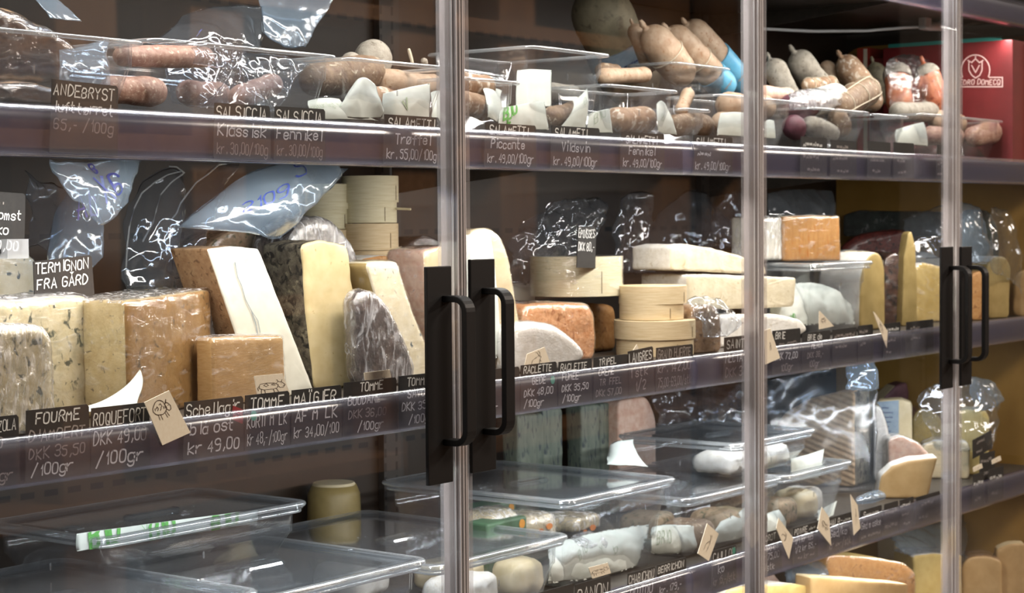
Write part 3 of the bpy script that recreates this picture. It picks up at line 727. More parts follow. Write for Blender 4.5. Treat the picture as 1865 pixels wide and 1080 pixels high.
def door(x0, x1, label, h=None):
    r = empty('glass_door', ((x0+x1)/2, 0, .26), label, 'glass door', 'hinged glass doors of the cabinet', kind='thing')
    MB().box(x0+.0145, x1-.0145, -.003, .003, .262, 2.148).build('glass_pane', GLASS, r)
    for s, x in ((1, x0), (-1, x1)):      # clear stile with ridged core on each upright edge
        def q(a, b, y0, y1, mat, name): MB().box(*sorted((x+s*a, x+s*b)), y0, y1, .26, 2.15).build(name, mat, r)
        q(.0022, .0090, -.0120, .0160, METAL, 'stile_core'); q(.0090, .0135, -.0060, .0130, METAL, 'stile_step')
        q(.0020, .0036, -.0160, -.0121, CHROME, 'bright_bead'); q(.0076, .0088, -.0145, -.0121, CHROME, 'bright_bead'); q(.0120, .0132, -.0090, -.0061, CHROME, 'bright_bead'); q(.0044, .0054, -.0135, -.0121, BLACKM, 'dark_groove'); q(.0092, .0102, -.0075, -.0061, BLACKM, 'dark_groove')
        q(.0008, .0150, -.0172, .0180, GASKET, 'clear_seal'); q(.0004, .0019, -.0150, .0140, BLACKM, 'dark_gasket')
    for z in (.25, 2.149): MB().box(x0+.001, x1-.001, -.012, .014, z, z+.012).build('rail', METAL, r)
    if h: handle(r, *h)
dz = 1.4385-1.1331
door(-.85, 0, 'leftmost glass door with black handle on its right edge', (778, 823, 1.1330, 1.4375, -1))
door(0, .85, 'second glass door with black handle on its left edge', (858, 902, 1.1395, 1.4455, 1))
door(.85, 1.70, 'third glass door with black handle at its far right edge', (1715, 1736, 1.1350, 1.4375, -1))
door(1.70, 2.50, 'rightmost glass door with handle on its left edge', (1751, 1770, 1.1350, 1.4365, 1))

# ------------------------------------------------------------------ upper shelf: clear boxes and salami
def cbox(label, pxl, pxr, pyr, Y=.10, D=.255, zb=ZT, pl_=None, **k):
    """rim corner of the box front seen at (pxr, pyr); left end at column pxl"""
    P = at(pxr, pyr, Y); x0 = at(pxl, pyr, Y).x; container(label, x0, P.x, Y, Y+D, zb, P.z, **k); return x0, P.x, P.z
cbox('large clear food box of duck breast at the top left', -150, 274, 75)
cbox('clear food box of coarse pink sausages left of the floury salami', 279, 624, 101)
cbox('clear food box holding brown and grey mould salami beside first door post', 634, 832, 122)
cbox('clear food box with floury salami partly behind first door post', 842, 957, 149, D=.20)
cbox('tall narrow clear box lined with green printed paper', 970, 1119, 99, D=.23)
cbox('low clear box with round brown salami', 1106, 1243, 165, Y=.095, D=.13)
cbox('tall clear box under the tan blue banded salami', 1229, 1338, 124, Y=.235, D=.12)
cbox('low clear box with wrinkled salami left of second door post', 1248, 1302, 200, Y=.10, D=.13)
cbox('low clear box behind the second door post', 1312, 1456, 184, D=.13)
cbox('clear box of purple wrapped salami', 1484, 1590, 204, D=.20)
cbox('clear box with white card left of third door post', 1598, 1662, 212, D=.20)
cbox('clear box of pink sausages right of third door post', 1682, 1832, 220, D=.13)

YD = .19
cheese('duck_breast', 'dark smoked duck breast with orange fat edge in vacuum bag', 'duck breast', Plane(40, YD), [(-90, 20), (10, 8), (50, 30), (118, 62), (152, 96), (150, 125), (120, 150), (0, 150), (-90, 140)], .045, DUCK, FAT, ('top',), zb=ZT+.02, amp=.004, r=.02, rb=.015, film=FILM)
cheese('duck_breast', 'second duck breast lying under the first at bottom left of its box', 'duck breast', Plane(40, .17), [(-90, 150), (60, 148), (120, 168), (130, 190), (-90, 200)], .05, DUCK, FAT, ('top',), zb=ZT+.012, amp=.003, r=.02, rb=.015, film=FILM)
sheet('vacuum_bag', 'clear bag corner sticking out above the duck breast box', 'plastic bag', [(55, -8, .2), (80, -10, .22), (100, -8, .24), (75, 12, .19), (100, 10, .2), (122, 14, .2), (92, 34, .18), (122, 36, .18), (150, 38, .18)], BAGM, .004, .004)
sheet('milky_bag', 'crumpled milky bag in the right end of duck breast box', 'plastic bag', [(105, 92, .15), (150, 82, .16), (196, 70, .17), (108, 122, .13), (150, 118, .13), (198, 112, .14), (110, 150, .125), (160, 160, .125), (200, 165, .13)], BAGM, .02, .006)
for k, (a, b, rr, lb) in enumerate((((212, 102, .17), (384, 104, .19), .0145, 'upper coarse pink sausage in clear wrap'), ((190, 162, .15), (296, 168, .16), .0185, 'lower coarse pink sausage beside duck breast box'), ((330, 168, .22), (410, 172, .24), .017, 'short pink sausage at the back of its box'), ((425, 182, .15), (505, 150, .17), .016, 'pink sausage under a folded clear bag'))):
    salami('coarse_sausage', lb, at(*a), at(*b), rr, S_PINK, group='coarse pink sausages', knots=(0, 0), tip=.35, cat='sausage')
sheet('clear_bag', 'clear bag tip wrapped over the sausage ends', 'plastic bag', [(345, 88, .16), (385, 84, .17), (440, 92, .2), (350, 104, .15), (390, 102, .16), (450, 108, .2), (345, 120, .16), (395, 122, .17), (440, 126, .2)], BAG, .02, .006)
sheet('blue_tinted_bag', 'large folded bluish bag standing above the sausage box', 'plastic bag', [(330, 30, .25), (390, 12, .25), (478, 10, .24), (300, 60, .22), (390, 50, .2), (478, 52, .22), (262, 82, .22), (380, 84, .18), (476, 84, .2)], BAG, .01, .006, text=[('1', .3, .7, .02, .6, 0, .0015)])
sheet('zip_bag', 'bluish zip bag with ribbed seal reaching the top edge', 'plastic bag', [(440, -60, .3), (540, -55, .3), (640, -60, .3), (470, 5, .26), (540, 25, .26), (600, 10, .27), (478, 60, .24), (520, 85, .24), (556, 85, .25)], BAGM, .006, .005, seal=(.02, .98, .62, .52))
sheet('clear_bag', 'clear bag tented in front of the sausage box middle', 'plastic bag', [(420, 105, .14), (470, 98, .15), (560, 120, .17), (400, 150, .125), (470, 140, .125), (530, 150, .15), (360, 195, .125), (450, 205, .12), (505, 205, .13)], BAG, .02, .012)
sheet('clear_bag', 'clear bag over the back of the sausage box', 'plastic bag', [(300, 75, .26), (350, 70, .26), (420, 85, .26), (300, 125, .24), (360, 130, .23), (430, 140, .24), (310, 190, .24), (370, 195, .2), (430, 195, .22)], BAG, .02, .01)
salami('brown_salami', 'thick brown salami lying at the left of its box', at(556, 148, .19), at(690, 128, .22), .026, S_BROWN, group='brown salami', knots=(0, 0))
salami('mould_salami', 'pale grey mould salami end standing above the box rim', at(668, 165, .25), at(686, 76, .26), .0290, S_GREY, knots=(0, 0), tip=.45)
salami('mould_salami', 'small grey salami tip just left of the standing pale grey end', at(640, 165, .24), at(640, 96, .25), .016, S_GREY, knots=(0, 0), tip=.45)
salami('brown_salami', 'brown salami across the right of the box by the first post', at(690, 148, .2), at(800, 160, .22), .020, S_TAN, group='brown salami', knots=(0, 0))
salami('brown_salami', 'tan salami lying lowest behind the white paper', at(640, 182, .2), at(770, 176, .2), .018, S_FLOUR, group='brown salami', knots=(0, 0))
salami('salami_stem', 'thin upright twine stem above the salami box', at(752, 118, .24), at(744, 88, .24), .0028, TWINE, knots=(0, 0), cat='string')
salami('salami_stem', 'short pale knotted stub right of the upright stem', at(776, 120, .24), at(770, 106, .24), .0055, S_GREY, knots=(0, 0), cat='string')
sheet('paper_liner', 'white pointed greaseproof paper standing in the salami box', 'paper', [(640, 160, .14), (658, 142, .13), (684, 158, .14), (622, 185, .128), (655, 178, .122), (690, 186, .128), (605, 212, .128), (655, 215, .122), (700, 215, .128)], PAPER, .0008, .004, part='paper')
sheet('paper_liner', 'flat printed paper at lower left of the salami box', 'paper', [(560, 184, .135), (590, 178, .135), (618, 180, .135), (562, 198, .125), (600, 196, .125), (640, 198, .125), (575, 218, .123), (640, 218, .123), (690, 220, .123)], PAPER, .0008, .001, part='paper', text=[('naturligt bio', .04, .55, .011, .7, .1, .0008)], tmat=PALEGREEN)
sheet('paper_liner', 'printed paper with leaf mark right of the pointed paper', 'paper', [(698, 170, .128), (740, 160, .128), (782, 152, .13), (696, 192, .124), (740, 188, .122), (782, 184, .125), (695, 216, .123), (740, 220, .122), (780, 222, .124)], PAPER, .0008, .002, part='paper', text=[('V', .46, .72, .016, .9, .5, .004)], tmat=PALEGREEN)
sheet('paper_liner', 'white paper edge beside the first door post', 'paper', [(785, 168, .15), (800, 165, .16), (815, 172, .17), (785, 190, .14), (800, 190, .14), (818, 192, .15), (785, 220, .13), (800, 222, .13), (818, 224, .14)], PAPER, .0008, .003, part='paper')
salami('floury_salami', 'upper floury brown salami right of the first door post', at(820, 142, .17), at(896, 158, .17), .018, S_FLOUR, bend=(0, 0, -.004), group='floury salami')
salami('floury_salami', 'lower floury brown salami behind the piccante card', at(806, 190, .15), at(896, 206, .15), .020, S_FLOUR, bend=(0, 0, .008), group='floury salami')
sheet('paper_liner', 'slip of white paper in the floury salami box', 'paper', [(880, 162, .15), (895, 158, .16), (912, 166, .17), (885, 185, .13), (900, 185, .13), (914, 188, .14), (885, 215, .125), (900, 222, .125), (915, 226, .13)], PAPER, .0008, .003, part='paper')
sheet('paper_liner', 'grey white paper panel standing at the back of the tall box', 'paper', [(942, 128, .2), (970, 126, .2), (1004, 128, .2), (940, 160, .19), (970, 160, .19), (1004, 160, .19), (940, 195, .18), (970, 195, .18), (1004, 195, .18)], PAPER, .0008, .001, part='paper')
sheet('paper_liner', 'white paper with large green print in the tall box', 'paper', [(912, 196, .135), (950, 190, .13), (990, 182, .135), (908, 214, .125), (950, 212, .124), (996, 208, .125), (905, 236, .124), (950, 236, .124), (1000, 236, .124)], PAPER, .0008, .002, part='paper', text=[('BIO', .10, .62, .022, .8, .35, .0048), ('E', .2, .95, .016, .9, .3, .0045)], tmat=GREENP)
salami('dark_salami', 'dark wrinkled salami end in the tall printed paper box', at(1000, 216, .15), at(1052, 202, .20), .0185, S_BROWN)
salami('dark_salami', 'grey salami behind the dark wrinkled end in tall box', at(990, 168, .24), at(1050, 172, .25), .017, S_GREY)
sheet('paper_liner', 'pale green paper corner at right of the tall box', 'paper', [(1042, 184, .14), (1056, 174, .14), (1070, 160, .14), (1040, 205, .128), (1058, 200, .125), (1070, 195, .125), (1020, 232, .125), (1050, 236, .124), (1066, 236, .124)], PAPER, .0008, .002, part='paper', text=[('B', .6, .4, .014, .9, .3, .001)], tmat=PALEGREEN)
sheet('paper_liner', 'paper printed with a letter left of round brown salami', 'paper', [(1072, 208, .13), (1090, 202, .125), (1110, 198, .125), (1070, 222, .122), (1090, 220, .122), (1112, 218, .122), (1068, 240, .122), (1090, 242, .122), (1116, 242, .122)], PAPER, .0008, .001, part='paper', text=[('BIO', .30, .62, .018, .9, .3, .0012)], tmat=PALEGREEN)
salami('round_salami', 'round glossy brown salami in the low clear box', at(1108, 220, .16), at(1186, 218, .16), .0235, S_FLOUR, knots=(0, 0))
salami('round_salami', 'tan salami lying above the round brown one', at(1092, 140, .25), at(1180, 136, .26), .0150, S_TAN, knots=(0, 0))
salami('round_salami', 'brown salami half hidden in the back of the low box', at(1088, 128, .3), at(1128, 130, .3), .014, S_BROWN, knots=(0, 0))
sheet('paper_liner', 'paper between the low box and the wrinkled salami', 'paper', [(1195, 190, .13), (1206, 184, .13), (1216, 200, .13), (1196, 215, .12), (1208, 214, .12), (1226, 222, .12), (1198, 240, .12), (1212, 244, .12), (1232, 246, .12)], PAPER, .0008, .002, part='paper', text=[('B', .35, .6, .012, .9, .2, .001)], tmat=PALEGREEN)
salami('wrinkled_salami', 'wrinkled brown salami in low box left of second post', at(1222, 232, .15), at(1290, 232, .16), .0215, S_BROWN, bend=(0, 0, .006))
salami('wrinkled_salami', 'upright bent salami tip above the wrinkled one', at(1238, 208, .16), at(1256, 164, .17), .0125, S_TAN)
salami('olive_salami', 'very large olive grey salami with pale blue label', at(1170, 185, .43), at(1074, -22, .45), .064, S_OLIVE, knots=(0, 0), band=(9, 13, BLUELAB, ('^`_^`_^', -1)), amp=.03)
salami('tan_salami', 'small tan salami between olive salami and pink ones', at(1190, 130, .34), at(1152, 44, .36), .018, S_TAN, group='tan salami', tip=.45)
salami('tan_salami', 'plump tan pink salami nearest the olive one', at(1255, 150, .28), at(1176, 52, .31), .034, S_TAN, group='tan salami', string=1)
salami('tan_salami', 'middle tan salami with white twine loop', at(1330, 170, .29), at(1216, 54, .33), .030, S_TAN, group='tan salami', string=1, band=(3, 9, CYAN, ('_^`^_', -1)))
salami('tan_salami', 'right tan salami with bright blue paper band', at(1392, 196, .32), at(1250, 44, .36), .030, S_TAN, group='tan salami', band=(8, 15, CYAN, ('_^`^_', -1)))
salami('tan_salami', 'tan salami in the low box behind second post', at(1316, 190, .17), at(1400, 196, .2), .024, S_TAN, group='tan salami')
salami('tan_salami', 'lower tan salami behind the pesto card', at(1304, 226, .15), at(1360, 226, .16), .022, S_TAN, group='tan salami')
sheet('paper_liner', 'cream paper sheet in the low box at second post', 'paper', [(1312, 206, .13), (1336, 204, .13), (1360, 206, .13), (1308, 225, .124), (1336, 225, .122), (1362, 226, .124), (1306, 246, .122), (1336, 248, .122), (1364, 250, .122)], PAPER, .0008, .001, part='paper')
sheet('paper_liner', 'white paper slip just right of second door post', 'paper', [(1392, 222, .13), (1400, 218, .13), (1410, 220, .13), (1392, 235, .125), (1402, 235, .124), (1412, 236, .124), (1392, 250, .123), (1402, 252, .123), (1412, 252, .123)], PAPER, .0008, .001, part='paper')
# right hand heap
GS = 'salami heaped beyond the second post'
salami('grey_salami', 'dark grey salami right beside the second door post', at(1444, 190, .26), at(1402, 108, .30), .026, S_GREY, group=GS)
salami('grey_salami', 'large grey salami with tied tip beside the darkest one', at(1512, 190, .26), at(1446, 96, .30), .032, S_GREY, group=GS)
salami('grey_salami', 'tan salami behind the large grey one', at(1530, 180, .34), at(1500, 112, .36), .023, S_TAN, group=GS, knots=(0, 0))
salami('grey_salami', 'floury salami with small label in front of yellow panel', at(1598, 200, .27), at(1532, 104, .31), .031, S_FLOUR, group=GS)
salami('grey_salami', 'olive salami left of the paprika sausages', at(1612, 190, .36), at(1590, 114, .38), .024, S_OLIVE, group=GS)
salami('grey_salami', 'beige salami lying under the paprika sausages', at(1630, 204, .2), at(1700, 204, .22), .023, S_GREY, group=GS, knots=(0, 0))
salami('paprika_sausage', 'left paprika red sausage with pale grey top', at(1640, 205, .23), at(1632, 118, .27), .031, S_PAPRIKA, group=GS, cat='sausage', band=(16, 24, S_GREY, None), knots=(1, 0))
salami('paprika_sausage', 'right paprika red sausage nearest the third door post', at(1716, 205, .20), at(1682, 116, .24), .030, S_PAPRIKA, group=GS, cat='sausage', band=(18, 24, S_GREY, None), knots=(1, 0))
sheet('cling_wrap', 'clear wrap drawn around the paprika sausages', 'plastic bag', [(1612, 112, .26), (1650, 98, .27), (1690, 108, .28), (1612, 150, .23), (1655, 145, .22), (1700, 150, .25), (1620, 195, .23), (1660, 195, .22), (1700, 195, .24)], FILM, .03, .01)
salami('netted_salami', 'brown netted salami tied with pale twine', at(1520, 200, .17), at(1588, 160, .21), .031, S_BROWN, string=3, net=True, knots=(1, 0))
salami('netted_salami', 'short floury salami with bundled twine above wrapped one', at(1466, 156, .24), at(1520, 152, .24), .016, S_FLOUR, string=4)
salami('purple_salami', 'purple and white wrapped salami in the right hand box', at(1430, 200, .18), at(1530, 176, .20), .028, R_PURPLE, knots=(0, 0), band=(11, 23, PAPER, None))
salami('purple_salami', 'dark red salami standing low in the box beneath', at(1438, 215, .15), at(1456, 250, .15), .024, R_PURPLE, knots=(0, 0))
salami('purple_salami', 'grey salami lying low in the box of wrapped salami', at(1468, 226, .14), at(1520, 246, .15), .021, S_GREY, knots=(0, 0))
salami('purple_salami', 'brown salami hanging low under the netted one', at(1520, 200, .15), at(1536, 250, .15), .024, S_BROWN, knots=(0, 0))
sheet('cling_wrap', 'milky wrap around the purple salami', 'plastic bag', [(1440, 168, .17), (1490, 160, .17), (1548, 168, .19), (1436, 182, .15), (1490, 182, .15), (1540, 178, .17), (1440, 198, .15), (1490, 200, .15), (1530, 190, .16)], FILMH, .02, .006)
salami('pale_salami', 'pink and cream salami end beside second post', at(1386, 172, .2), at(1440, 176, .22), .018, R_PINK, knots=(0, 0))
sheet('paper_liner', 'plain white card standing in the clear box', 'paper', [(1632, 236, .13), (1658, 228, .13), (1682, 222, .13), (1630, 248, .125), (1658, 244, .124), (1688, 244, .124), (1632, 262, .123), (1660, 264, .123), (1690, 266, .123)], PAPER, .0008, .0005, part='paper')
for k, (a, b, rr, m_, lb) in enumerate((((1700, 218, .2), (1750, 226, .21), .026, S_TAN, 'pale sausage just right of third door post'), ((1768, 250, .13), (1828, 236, .15), .027, S_PINK, 'plump pink sausage at right edge of upper shelf'), ((1690, 246, .15), (1745, 250, .17), .022, S_PINK, 'low pink sausage behind the third door post'), ((1836, 272, .112), (1852, 238, .118), .026, S_DARKRED, 'very dark salami at the right frame edge'))):
    salami('pink_sausage', lb, at(*a), at(*b), rr, m_, group='sausages in the far right box', knots=(0, 0), cat='sausage')
# red carton with crest against the yellow panel
X0 = 2.25; zt = 1.6275
def wx(px, py, X): d = ray(px, py); return CAMP + d*((X-CAMP.x)/d.x)
A, B = wx(1608, 88, X0), wx(1868, 80, X0)
crt = empty('red_carton', (X0+.08, (A.y+B.y)/2, zt), 'dark red carton with white crest behind third door post', 'carton')
MB().box(X0, X0+.13, max(B.y, .088), A.y, zt, A.z).build('box', REDBOX, crt, bevel=.002)
mb = MB()
def fw_(x, y): P = wx(x, -y, X0); return V((X0-.0012, P.y, P.z))
def arc(cx, cy, rx, ry, a0, a1, k=18): return [V((cx+rx*math.cos(math.radians(a0+(a1-a0)*i/k)), -(cy-ry*math.sin(math.radians(a0+(a1-a0)*i/k))))) for i in range(k+1)]
def L(*p): return [V((x, -y)) for x, y in p]
wln = .0022
for s in (arc(1777, 128, 26, 28, -25, 205), L((1765, 113), (1765, 128), (1770, 137), (1777, 142), (1785, 137), (1789, 128), (1789, 113)), L((1763, 110), (1770, 114), (1777, 107), (1784, 114), (1791, 110)), L((1777, 107), (1777, 103)),
          L((1770, 119), (1777, 132), (1784, 119)), L((1752, 141), (1738, 141), (1738, 158), (1826, 158), (1826, 141), (1802, 141))): ribbon(mb, s, fw_, wln if False else 1.8)
px_ = 1741
def ft(x, y): return fw_(x, y)
strokes(mb, 'PEDRO DOMECQ', ft, 1741, -154, 9.5, .80, 1.3)
mb.build('printed_crest', REDINK, crt)
MB().box(X0+.02, X0+.05, A.y+.006, A.y+.045, zt, wx(1590, 106, X0).z).build('carton_flap', REDBOX, crt)
c2 = empty('striped_carton', (X0+.10, A.y+.06, zt), 'small red and cream striped carton beside the red one', 'carton')
ya = A.y+.052
MB().box(X0+.03, X0+.11, ya, ya+.035, zt, wx(1590, 84, X0).z).build('box', M('bright_red_card', '#b0382a', rough=.5), c2)
MB().box(X0+.028, X0+.030, ya+.006, ya+.016, zt, wx(1590, 86, X0).z).build('cream_stripe', CREAM, c2)
tb = MB().box(X0+.01, X0+.12, .12, A.y-.01, A.z+.0005, A.z+.010).build('teal_folder', TEAL, None, (X0+.06, A.y-.1, A.z)); tag(tb, 'thin teal folder lying on the red carton', 'folder')
tp = sheet('green_pack', 'small green and white pack beside the pink sausages', 'pack', [(1750, 196, .3), (1772, 190, .3), (1798, 200, .32), (1748, 204, .26), (1774, 202, .25), (1800, 208, .28), (1750, 214, .26), (1776, 216, .25), (1800, 216, .28)], TEAL, .03, .004, part='wrapper')
# white cable and connector below the topmost shelf
mb = MB(); mb.tube([at(*p) for p in ((1380, 52, .45), (1480, 57, .42), (1580, 56, .36), (1650, 50, .3), (1700, 48, .26), (1750, 48, .24), (1800, 38, .2))], .0035, 8); cb = mb.build('white_cable', WHITEP, None, at(1580, 56, .36), smooth=True); tag(cb, 'white lighting cable strung below the topmost shelf', 'cable')
P = at(1685, 32, .27); cc = empty('cable_connector', P-V((0, 0, .03)), 'white plastic connector clip on the lighting cable', 'connector')
MB().box(P.x-.018, P.x+.018, P.y-.01, P.y+.01, P.z-.03, P.z+.035).build('clip', WHITEP, cc, bevel=.003); MB().tube([at(1690, 48, .268), at(1722, 48, .25)], .011, 12).build('plug', WHITEP, cc, smooth=True)

# ------------------------------------------------------------------ middle shelf: cheese
C_ = 'cheese'; B = None
def cz(name, label, px, Y, a, outline, depth, front, rind=None, zone='side', **k): return cheese(name, label, C_, Plane(px, Y, a), outline, depth, front, rind, zone, **k)
cz('pale_blue_cheese', 'pale blue cheese block behind the blue veined one at left edge', 20, .34, 8, [(-40, 466), (50, 462), (66, 472), (72, 540), (74, B), (-40, B)], .10, P_BLUE2, film=FILM)
cz('blue_cheese', 'large blue veined cheese block with white top at left edge', 60, .185, 12, [(-70, 535), (20, 548), (140, 536), (166, 540), (172, B), (-70, B)], .08, P_BLUE, R_WHITE, ('top',), film=FILM, film2=FILMH, amp=.0022, r=.012, rb=.010)  # whitish second film paints strip light on the wrapped top
cz('blue_cheese', 'smaller blue cheese in crumpled film at lower left corner', 30, .105, 6, [(-60, 600), (50, 592), (86, 598), (98, 625), (100, B), (-60, B)], .060, P_BLUE, R_WHITE, ('top',), film=FILMH, amp=.002, r=.012, rb=.010)
cz('amber_cheese', 'wide amber cheese block with mould spots behind paper curl', 300, .165, 20, [(229, 549), (300, 540), (384, 528), (386, B), (231, B)], .115, P_ROQ, P_ROQL, ('left', 'top'), film=FILM, film2=FILMH, amp=.0018, r=.006, rb=.006, skew=.03)  # top film layer whitened to paint the strip light falling on it
ww = cz('white_wedge', 'white cheese wedge with a thin blue line and brown rind', 460, .19, 0, [(377, 453), (420, 448), (471, 452), (520, 575), (572, B), (470, B), (440, 640)], .075, P_WHITE, R_BROWN, ('left', 'back', 'top'), r=.004, rb=.003, film=None)
pl = Plane(460, .1885, 0); mb = MB(); v_ = [V(p) for p in ((428, -478), (433, -505), (440, -520), (447, -545), (458, -566), (466, -590), (470, -612), (480, -640), (488, -668), (497, -690))]
ribbon(mb, v_, lambda x, y: pl(x, -y), 1.6); ribbon(mb, [v_[4], v_[4]+V((12, -18)), v_[4]+V((16, -40))], lambda x, y: pl(x, -y), 1.2)
mb.build('blue_vein', M('blue_mould_vein', '#7d8a92', '#9aa3a5', .5, 60), ww)
cz('tomme_wedge', 'tall cream cheese wedge with thick grey mouldy rind', 600, .215, 0, [(549, 446), (580, 437), (632, 446), (646, 540), (662, B), (572, B), (556, 560)], .085, P_CREAM, R_GREY, ('left', 'back', 'top'), amp=.0026, r=.008, rb=.004, skew=.004)
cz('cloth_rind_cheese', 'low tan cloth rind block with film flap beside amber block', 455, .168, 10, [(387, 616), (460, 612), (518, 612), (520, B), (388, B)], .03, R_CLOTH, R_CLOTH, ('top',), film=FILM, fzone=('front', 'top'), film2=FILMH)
cz('pink_wedge', 'pinkish white cheese wedge between amber block and white wedge', 405, .235, 10, [(378, 545), (392, 552), (440, 612), (440, B), (378, B)], .03, R_WHITE, R_PINK, ('left',), film=FILMH)
cz('mouldy_cheese', 'brown mould speckled cheese wheel behind the white wedge', 455, .41, 0, [(385, 440), (420, 420), (470, 416), (520, 432), (560, 470), (560, B), (360, B), (368, 470)], .07, R_MOULD, R_MOULD, ('side',), amp=.004, r=.03, film=FILM)
cz('half_wheel', 'film wrapped half wheel leaning behind the mouldy wedge', 600, .315, 0, [(527, 432), (552, 402), (592, 392), (628, 420), (655, 470), (668, 525), (664, 560), (668, B), (530, B)], .085, M('silvery_rind', '#8f8a84', '#b9b4ac', .5, 20, bump=.5), R_DARK, ('left', 'back'), r=.03, rb=.012, film=FILMH)
cz('dark_wheel_piece', 'charcoal rind cheese piece in shiny film below the half wheel', 700, .165, 0, [(650, 545), (662, 528), (690, 534), (725, 580), (752, 650), (757, B), (656, B), (652, 600)], .032, R_DARK, R_DARK, ('side',), r=.03, rb=.018, amp=.003, film=FILMH)
cz('wrapped_wedge', 'white veined wedge in tight film left of the first post', 720, .195, 0, [(667, 480), (690, 475), (722, 476), (750, 560), (800, B), (712, B), (690, 560)], .07, P_BLUE2, P_OCH, ('left',), r=.008, film=FILM)
cz('cream_wedge', 'tall cream wedge with pinkish rind behind the first handle', 815, .235, 0, [(772, 457), (806, 448), (838, 452), (868, 570), (885, B), (800, B), (780, 560)], .08, P_PALE, R_PINK, ('left', 'back', 'top'), r=.01, film=FILM)
cz('tall_slice', 'very tall rounded cream slice beside the second handle', 900, .185, -6, [(846, 440), (862, 420), (885, 414), (908, 424), (926, 462), (944, 570), (957, 640), (962, B), (846, B)], .06, P_PALE, P_PALE, ('side',), r=.02, rb=.006, film=FILM)
sheet('paper_label', 'plain white paper stuck on the tall rounded cream slice', 'paper', [(848, 428, .179), (870, 424, .178), (892, 420, .177), (850, 540, .176), (875, 540, .175), (906, 535, .174), (852, 650, .176), (880, 655, .175), (912, 650, .174)], PAPER, .0006, .0006, part='paper')
cz('wrapped_brie', 'low bright white cheese in film behind the second handle', 1000, .130, -6, [(935, 596), (975, 584), (1018, 592), (1060, 628), (1072, 648), (1040, B), (935, B)], .10, R_WHITE, R_WHITE, ('side',), r=.02, rb=.015, film=FILM)
cz('orange_cheese', 'orange wrinkled washed rind cheese in film', 1020, .205, -4, [(956, 556), (1010, 551), (1076, 553), (1088, 575), (1088, B), (957, B)], .12, R_ORANGE, R_ORANGE, ('side',), r=.018, rb=.014, amp=.003, film=FILM)
cz('tan_cheese', 'tan washed rind cheese between orange cheese and wooden boxes', 1105, .30, 0, [(1070, 552), (1120, 555), (1126, 580), (1124, B), (1070, B)], .10, R_RUST, R_RUST, ('side',), r=.015, rb=.012, amp=.003)
cz('white_tub', 'small white paper tub behind the orange cheese', 955, .42, 0, [(925, 516), (976, 517), (977, B), (925, B)], .05, M('white_tub_card', '#d8d5cb', rough=.6), None)

def boxat(label, pxl, pxr, pyb, Y, hb, hl, z=None, **k):
    """round box whose silhouette spans two pixel columns, standing at height z (or on the row pyb of its front)"""
    P = at((pxl+pxr)/2, pyb, Y); r = (pxr-pxl)/2/pmm(P)
    if z is None: z = at((pxl+pxr)/2, pyb, Y-r).z
    return wood_box(label, P.x, Y, z, r, hb, hl, **k), z, r, P
# big wrapped box
Pz = at(1050, 560, .30); rz_ = 85/pmm(Pz); zf = at(1020, 551, .22).z+.004
_r, z0_, r0_, P0_ = boxat('big round wooden box in film with the tall price card', 966, 1134, 560, .315, .073, .012, z=zf, lid_on=False, mat=WOODP)
mb = MB().lathe((P0_.x, .315, zf), [(0, .055), (r0_-.004, .055), (r0_-.004, .062), (0, .066)], 48); o = mb.build('cheese_inside', R_RUST, _r, smooth=True)
mb = MB().lathe((P0_.x, .315, zf-.001), [(r0_*.8, 0), (r0_+.0015, .001), (r0_+.0025, .03), (r0_+.0015, .074), (r0_*.93, .0755), (0, .0745)], 64); o = mb.build('cling_film', FILM, _r, smooth=True)
zs = ZM
_, z1, r1, _p = boxat('lower right wooden box under a tilted smaller one', 1122, 1263, 627, .185, .036, .034, z=zs)
zs = zs+.036+.034*.85+.0005
boxat('smaller wooden box stacked on the lower right one', 1128, 1245, 560, .19, .034, .033, z=zs, dx=.004)
for nm, pl_, pr_, Y_, tops in (('right', 626, 722, .47, 3), ('left', 545, 640, .53, 3)):
    P = at((pl_+pr_)/2, 400, Y_); ztop = at((pl_+pr_)/2, 320 if nm == 'right' else 335, Y_).z; r = (pr_-pl_)/2/pmm(P); nB = 4; hh = (ztop-ZM)/nB
    for i in range(nB):
        w = ['lowest', 'third from top', 'second from top', 'topmost'][i]
        wood_box(f'{w} wooden box of the {nm} tall stack behind the half wheel', P.x+rnd.uniform(-.002, .002), Y_, ZM+i*hh, r, hh*.52, hh*.555, mat=WOODP if i % 2 else WOOD, group='tall stacks of veneer boxes', ang=rnd.uniform(-20, 30))
mb = MB(); mb.tube([at(700, 379, .45), at(748, 381, .40)], .0022, 6); tag(mb.build('wooden_stick', WOODP, None, at(720, 380, .45)), 'thin wooden stick poking right from the tall box stack', 'stick')
cz('orange_topped_cheese', 'orange rind cheese at the foot of the tall box stack', 700, .36, 0, [(655, 472), (700, 464), (738, 470), (745, 500), (745, B), (655, B)], .07, R_RUST, R_WHITE, ('top',), r=.015)
cz('dark_round', 'dark grey wrapped round behind the cream wedge and first post', 770, .45, 0, [(728, 470), (748, 440), (775, 428), (810, 440), (815, B), (725, B)], .06, R_DARK, R_DARK, r=.03, film=FILM)
